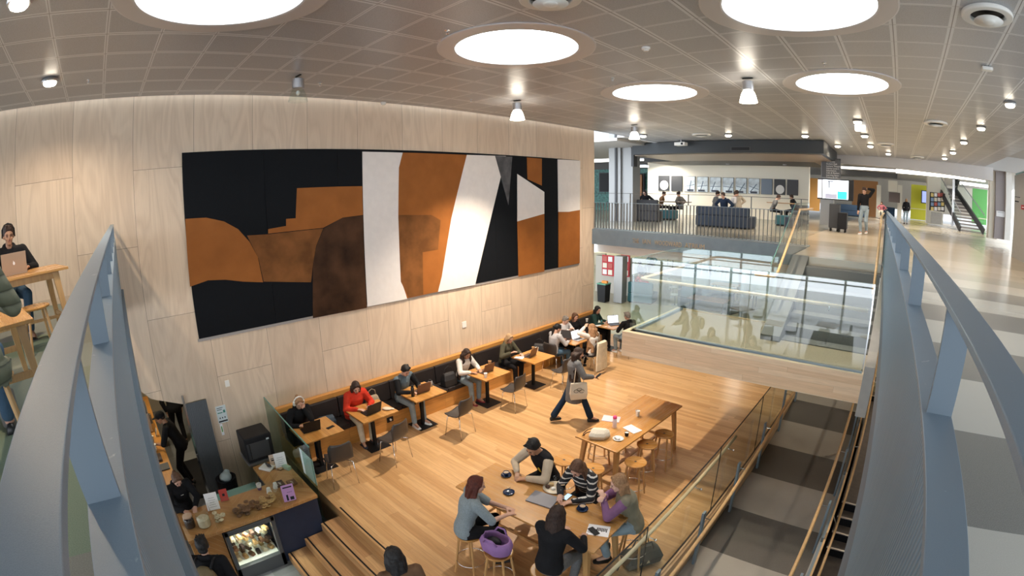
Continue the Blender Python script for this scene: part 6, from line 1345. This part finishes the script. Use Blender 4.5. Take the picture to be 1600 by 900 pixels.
fp('person in a green top behind the teal armchair on the lower floor', 1002, 448, 150, z=L_, fz=L_, hair='black', hs='short', top='dgreen', legs='black', seat=.45, female=False)
fp('person in light blue far back on the lower floor', 1018, 428, 170, z=L_, fz=L_, hair='dark', hs='short', top='teal', legs='black', seat=.45)
def lchair(label, px, py, rz):
    p = P(px, py, L_); t = thing('meeting_chair', label, 'chair', (p.x, p.y, L_), rz, 'chairs on the lower floor'); MB().bb(-.22, .22, -.22, .22, .42, .47).build('seat', CH, t, bevel=.01); MB().box((0, -.23, .70), (.42, .04, .40), rx=.15).build('backrest', CH, t, bevel=.01)
    for a in (-1, 1):
        for b in (-1, 1): MB().cyl((a * .19, b * .19, .42), (a * .22, b * .22, 0), .012, n=6).build('leg', CHROME, t)
lchair('dark chair left of the orange lower table', 1131, 436, -1.4); lchair('dark chair right of the orange lower table', 1168, 440, 1.4); lchair('dark chair near the green plants', 1102, 430, .3); lchair('dark chair at the right of the lower floor', 1184, 437, -.8)
def ltable(label, px, py, w, d, h, top): 
    p = P(px, py, L_); t = thing('lower_table', label, 'table', (p.x, p.y, L_), 0, 'tables on the lower floor'); MB().bb(-w / 2, w / 2, -d / 2, d / 2, h - .04, h).build('tabletop', top, t)
    for a in (-1, 1):
        for b in (-1, 1): MB().cyl((a * (w / 2 - .08), b * (d / 2 - .08), 0), (a * (w / 2 - .08), b * (d / 2 - .08), h - .04), .02, n=6).build('leg', DARK, t)
ORT = M('orange_top', (.62, .36, .14), .4)
ltable('orange-topped table on the lower floor left of the round column', 1147, 438, 1.4, .9, .75, ORT); ltable('brown table in front of the dark teal sofa', 1105, 495, 1.5, .7, .72, M('brown_top', (.22, .11, .07), .3)); ltable('orange table behind the landing glass', 1132, 470, 1.2, .6, .75, ORT); ltable('long brown table at the back of the lower floor', 1080, 425, 3.0, .9, .75, M('beige_top', (.55, .38, .22), .4)); ltable('white table on the lower floor right of the round column', 1200, 485, 1.4, .7, .72, WHT)
t = thing('potted_plants', 'row of green plants at the back of the lower floor', 'plants', tuple(P(1093, 424, L_))); m = MB(); random.seed(2)
for i in range(60): a = random.uniform(0, 6.28); c = Vector((random.uniform(-.9, .9), random.uniform(-.15, .15), random.uniform(.4, .95))); m.box(c, (.16, .05, .01), rz=a, ry=random.uniform(-1, 1))
m.build('leaves', M('leaf', (.07, .14, .03), .6), t); MB().box((0, 0, .2), (2.0, .4, .4)).build('planter', DARK, t)
for i in range(5):
    p = P(1042 + i * 3, 428 + i * 12, L_); t = thing('white_stool', 'white stool in the row right of the person in red', 'stool', (p.x, p.y, L_), 0, 'white stools'); MB().lathe([(.0005, .42), (.18, .42), (.19, .45), (.0005, .46)], n=16).build('seat', WHT, t); MB().lathe([(.03, 0), (.03, .42)], n=8).build('column', CHROME, t); MB().lathe([(.0005, 0), (.17, 0), (.17, .015), (.0005, .02)], n=16).build('foot', CHROME, t)
for x, y in ((-10, 16), (-5, 17), (-10, 23), (-4, 24), (-1, 19), (1, 16)): LAMPS.append(((x, y, -.85), 60, (1, .92, .78), 2.8))
# under the right-hand concourse
struct('trim_cladding', MB().bb(.05, 3, 13.6, 13.75, -1.15, -.34), M('orange_cladding', (.55, .24, .09), .5)); struct('wall_corridor', MB().bb(.05, 3, 20, 20.2, -3.5, -.34).bb(1.6, 1.7, 2, 20, -4.9, -.34), M('corridor_cream', (.66, .60, .48), .5))
t = thing('hanging_sign', 'dark hanging sign with white words above the lower corridor', 'sign', (.8, 15.2, -1.62)); MB().box((0, 0, 0), (1.4, .06, .28)).build('panel', DARK, t); text('words', 'Student Union Theatre', .13, WHT, t, (0, -.032, -.05), (PI / 2, 0, 0), .001)
fp('person in black walking away along the lower corridor', 1376, 545, 0, z=L_, fz=L_, pose='stand', h=1.76, hair='dark', hs='short', top='black', legs='black', female=False, lod=1, feet={-1: (-.09, -.1, .1), 1: (.09, .12, .08)})
LAMPS.append(((.9, 11, -.6), 50, (1, .88, .7), 2.8)); LAMPS.append(((.9, 17, -.6), 70, (1, .88, .7), 2.8))

# ================================================================ entry side behind the camera (seen as reflections in the glass)
ww = thing('window_wall', 'tall window wall behind the viewpoint, seen as pale reflections in the glass', 'window', (0, 0, 0))
for i in range(11):
    x = -13.4 + i * 2.1; MB().bb(x - .06, x + .06, -12.1, -12, KIT, -.34).build('mullion', DARK, ww); MB().bb(x - .05, x + .05, -12.1, -12, 0, CEIL).build('mullion', DARK, ww)
for z in (KIT + 1.0, -1.2, 1.0): MB().bb(-14, 10, -12.08, -12.02, z, z + .07).build('transom', DARK, ww)
for i, (x, y) in enumerate(((-3.2, -3.4), (-1.2, -4.2), (-4.8, -5.0), (.6, -3.2))):
    ctab((x, y, KIT), .3 * i, 'cafe table under the viewpoint, mirrored in the landing glass', 'cafe tables mirrored in the glass')
    chair((x + .7, y, KIT), 1.4, 'chair under the viewpoint, mirrored in the landing glass', 'chairs mirrored in the glass'); chair((x - .1, y + .75, KIT), 3.0, 'chair under the viewpoint, mirrored in the landing glass', 'chairs mirrored in the glass')
cleanup()

# ================================================================ camera, light, look
cd = bpy.data.cameras.new('camera'); cam = bpy.data.objects.new('camera', cd); COL.objects.link(cam); SC.camera = cam
cam.matrix_world = Matrix.Translation(EYE) @ RC.to_4x4()
cd.type = 'PANO'; cd.sensor_fit = 'HORIZONTAL'; cd.sensor_width = 36; cd.sensor_height = 20.25; cd.clip_start = .02; cd.clip_end = 300
u = 1.6 / 36.
def setc(k, v):
    for tgt in (cd, getattr(cd, 'cycles', None)):
        if tgt is not None and hasattr(tgt, k):
            try: setattr(tgt, k, v)
            except Exception: pass
setc('panorama_type', 'FISHEYE_LENS_POLYNOMIAL'); setc('fisheye_fov', 3.3)
setc('fisheye_polynomial_k0', 0.); setc('fisheye_polynomial_k1', -K1 * u); setc('fisheye_polynomial_k2', 0.)
setc('fisheye_polynomial_k3', -K3 * u ** 3); setc('fisheye_polynomial_k4', -K4 * u ** 4)
w = bpy.data.worlds.new('world'); SC.world = w; w.use_nodes = True
bg = w.node_tree.nodes['Background']; bg.inputs[0].default_value = (.84, .92, 1.0, 1)
wn, wl_ = w.node_tree.nodes, w.node_tree.links
tc = wn.new('ShaderNodeTexCoord'); sp = wn.new('ShaderNodeSeparateXYZ'); mr = wn.new('ShaderNodeMapRange')   # daylight, brightest on the sunny side
wl_.new(tc.outputs['Generated'], sp.inputs[0]); wl_.new(sp.outputs[1], mr.inputs[0])
for i, v in enumerate((-.8, .5, 3.6, .9)): mr.inputs[i + 1].default_value = v
wl_.new(mr.outputs[0], bg.inputs[1])
def area(loc, rot, sx, sy, pw, col=(1, 1, 1)):
    l = bpy.data.lights.new('area', 'AREA'); l.shape = 'RECTANGLE'; l.size = sx; l.size_y = sy; l.energy = pw; l.color = col
    o = bpy.data.objects.new('area_light', l); COL.objects.link(o); o.location = loc; o.rotation_euler = rot; return o
def spot(loc, pw, col=(1, .84, .66), ang=2.4, blend=.6, r=.06):
    l = bpy.data.lights.new('spot', 'SPOT'); l.energy = pw; l.color = col; l.spot_size = ang; l.spot_blend = blend; l.shadow_soft_size = r
    o = bpy.data.objects.new('lamp_light', l); COL.objects.link(o); o.location = loc; return o
for v in LAMPS: spot(*v)
SC.view_settings.view_transform = 'Standard'; SC.view_settings.look = 'None'; SC.view_settings.gamma = 1; SC.view_settings.exposure = .75
SC.view_settings.use_curve_mapping = False
SC.cycles.max_bounces = 7; SC.cycles.diffuse_bounces = 4; SC.cycles.glossy_bounces = 3; SC.cycles.transparent_max_bounces = 16; SC.cycles.transmission_bounces = 4
SC.cycles.caustics_reflective = False; SC.cycles.caustics_refractive = False; SC.cycles.sample_clamp_indirect = 6
SC.cycles.use_denoising = True
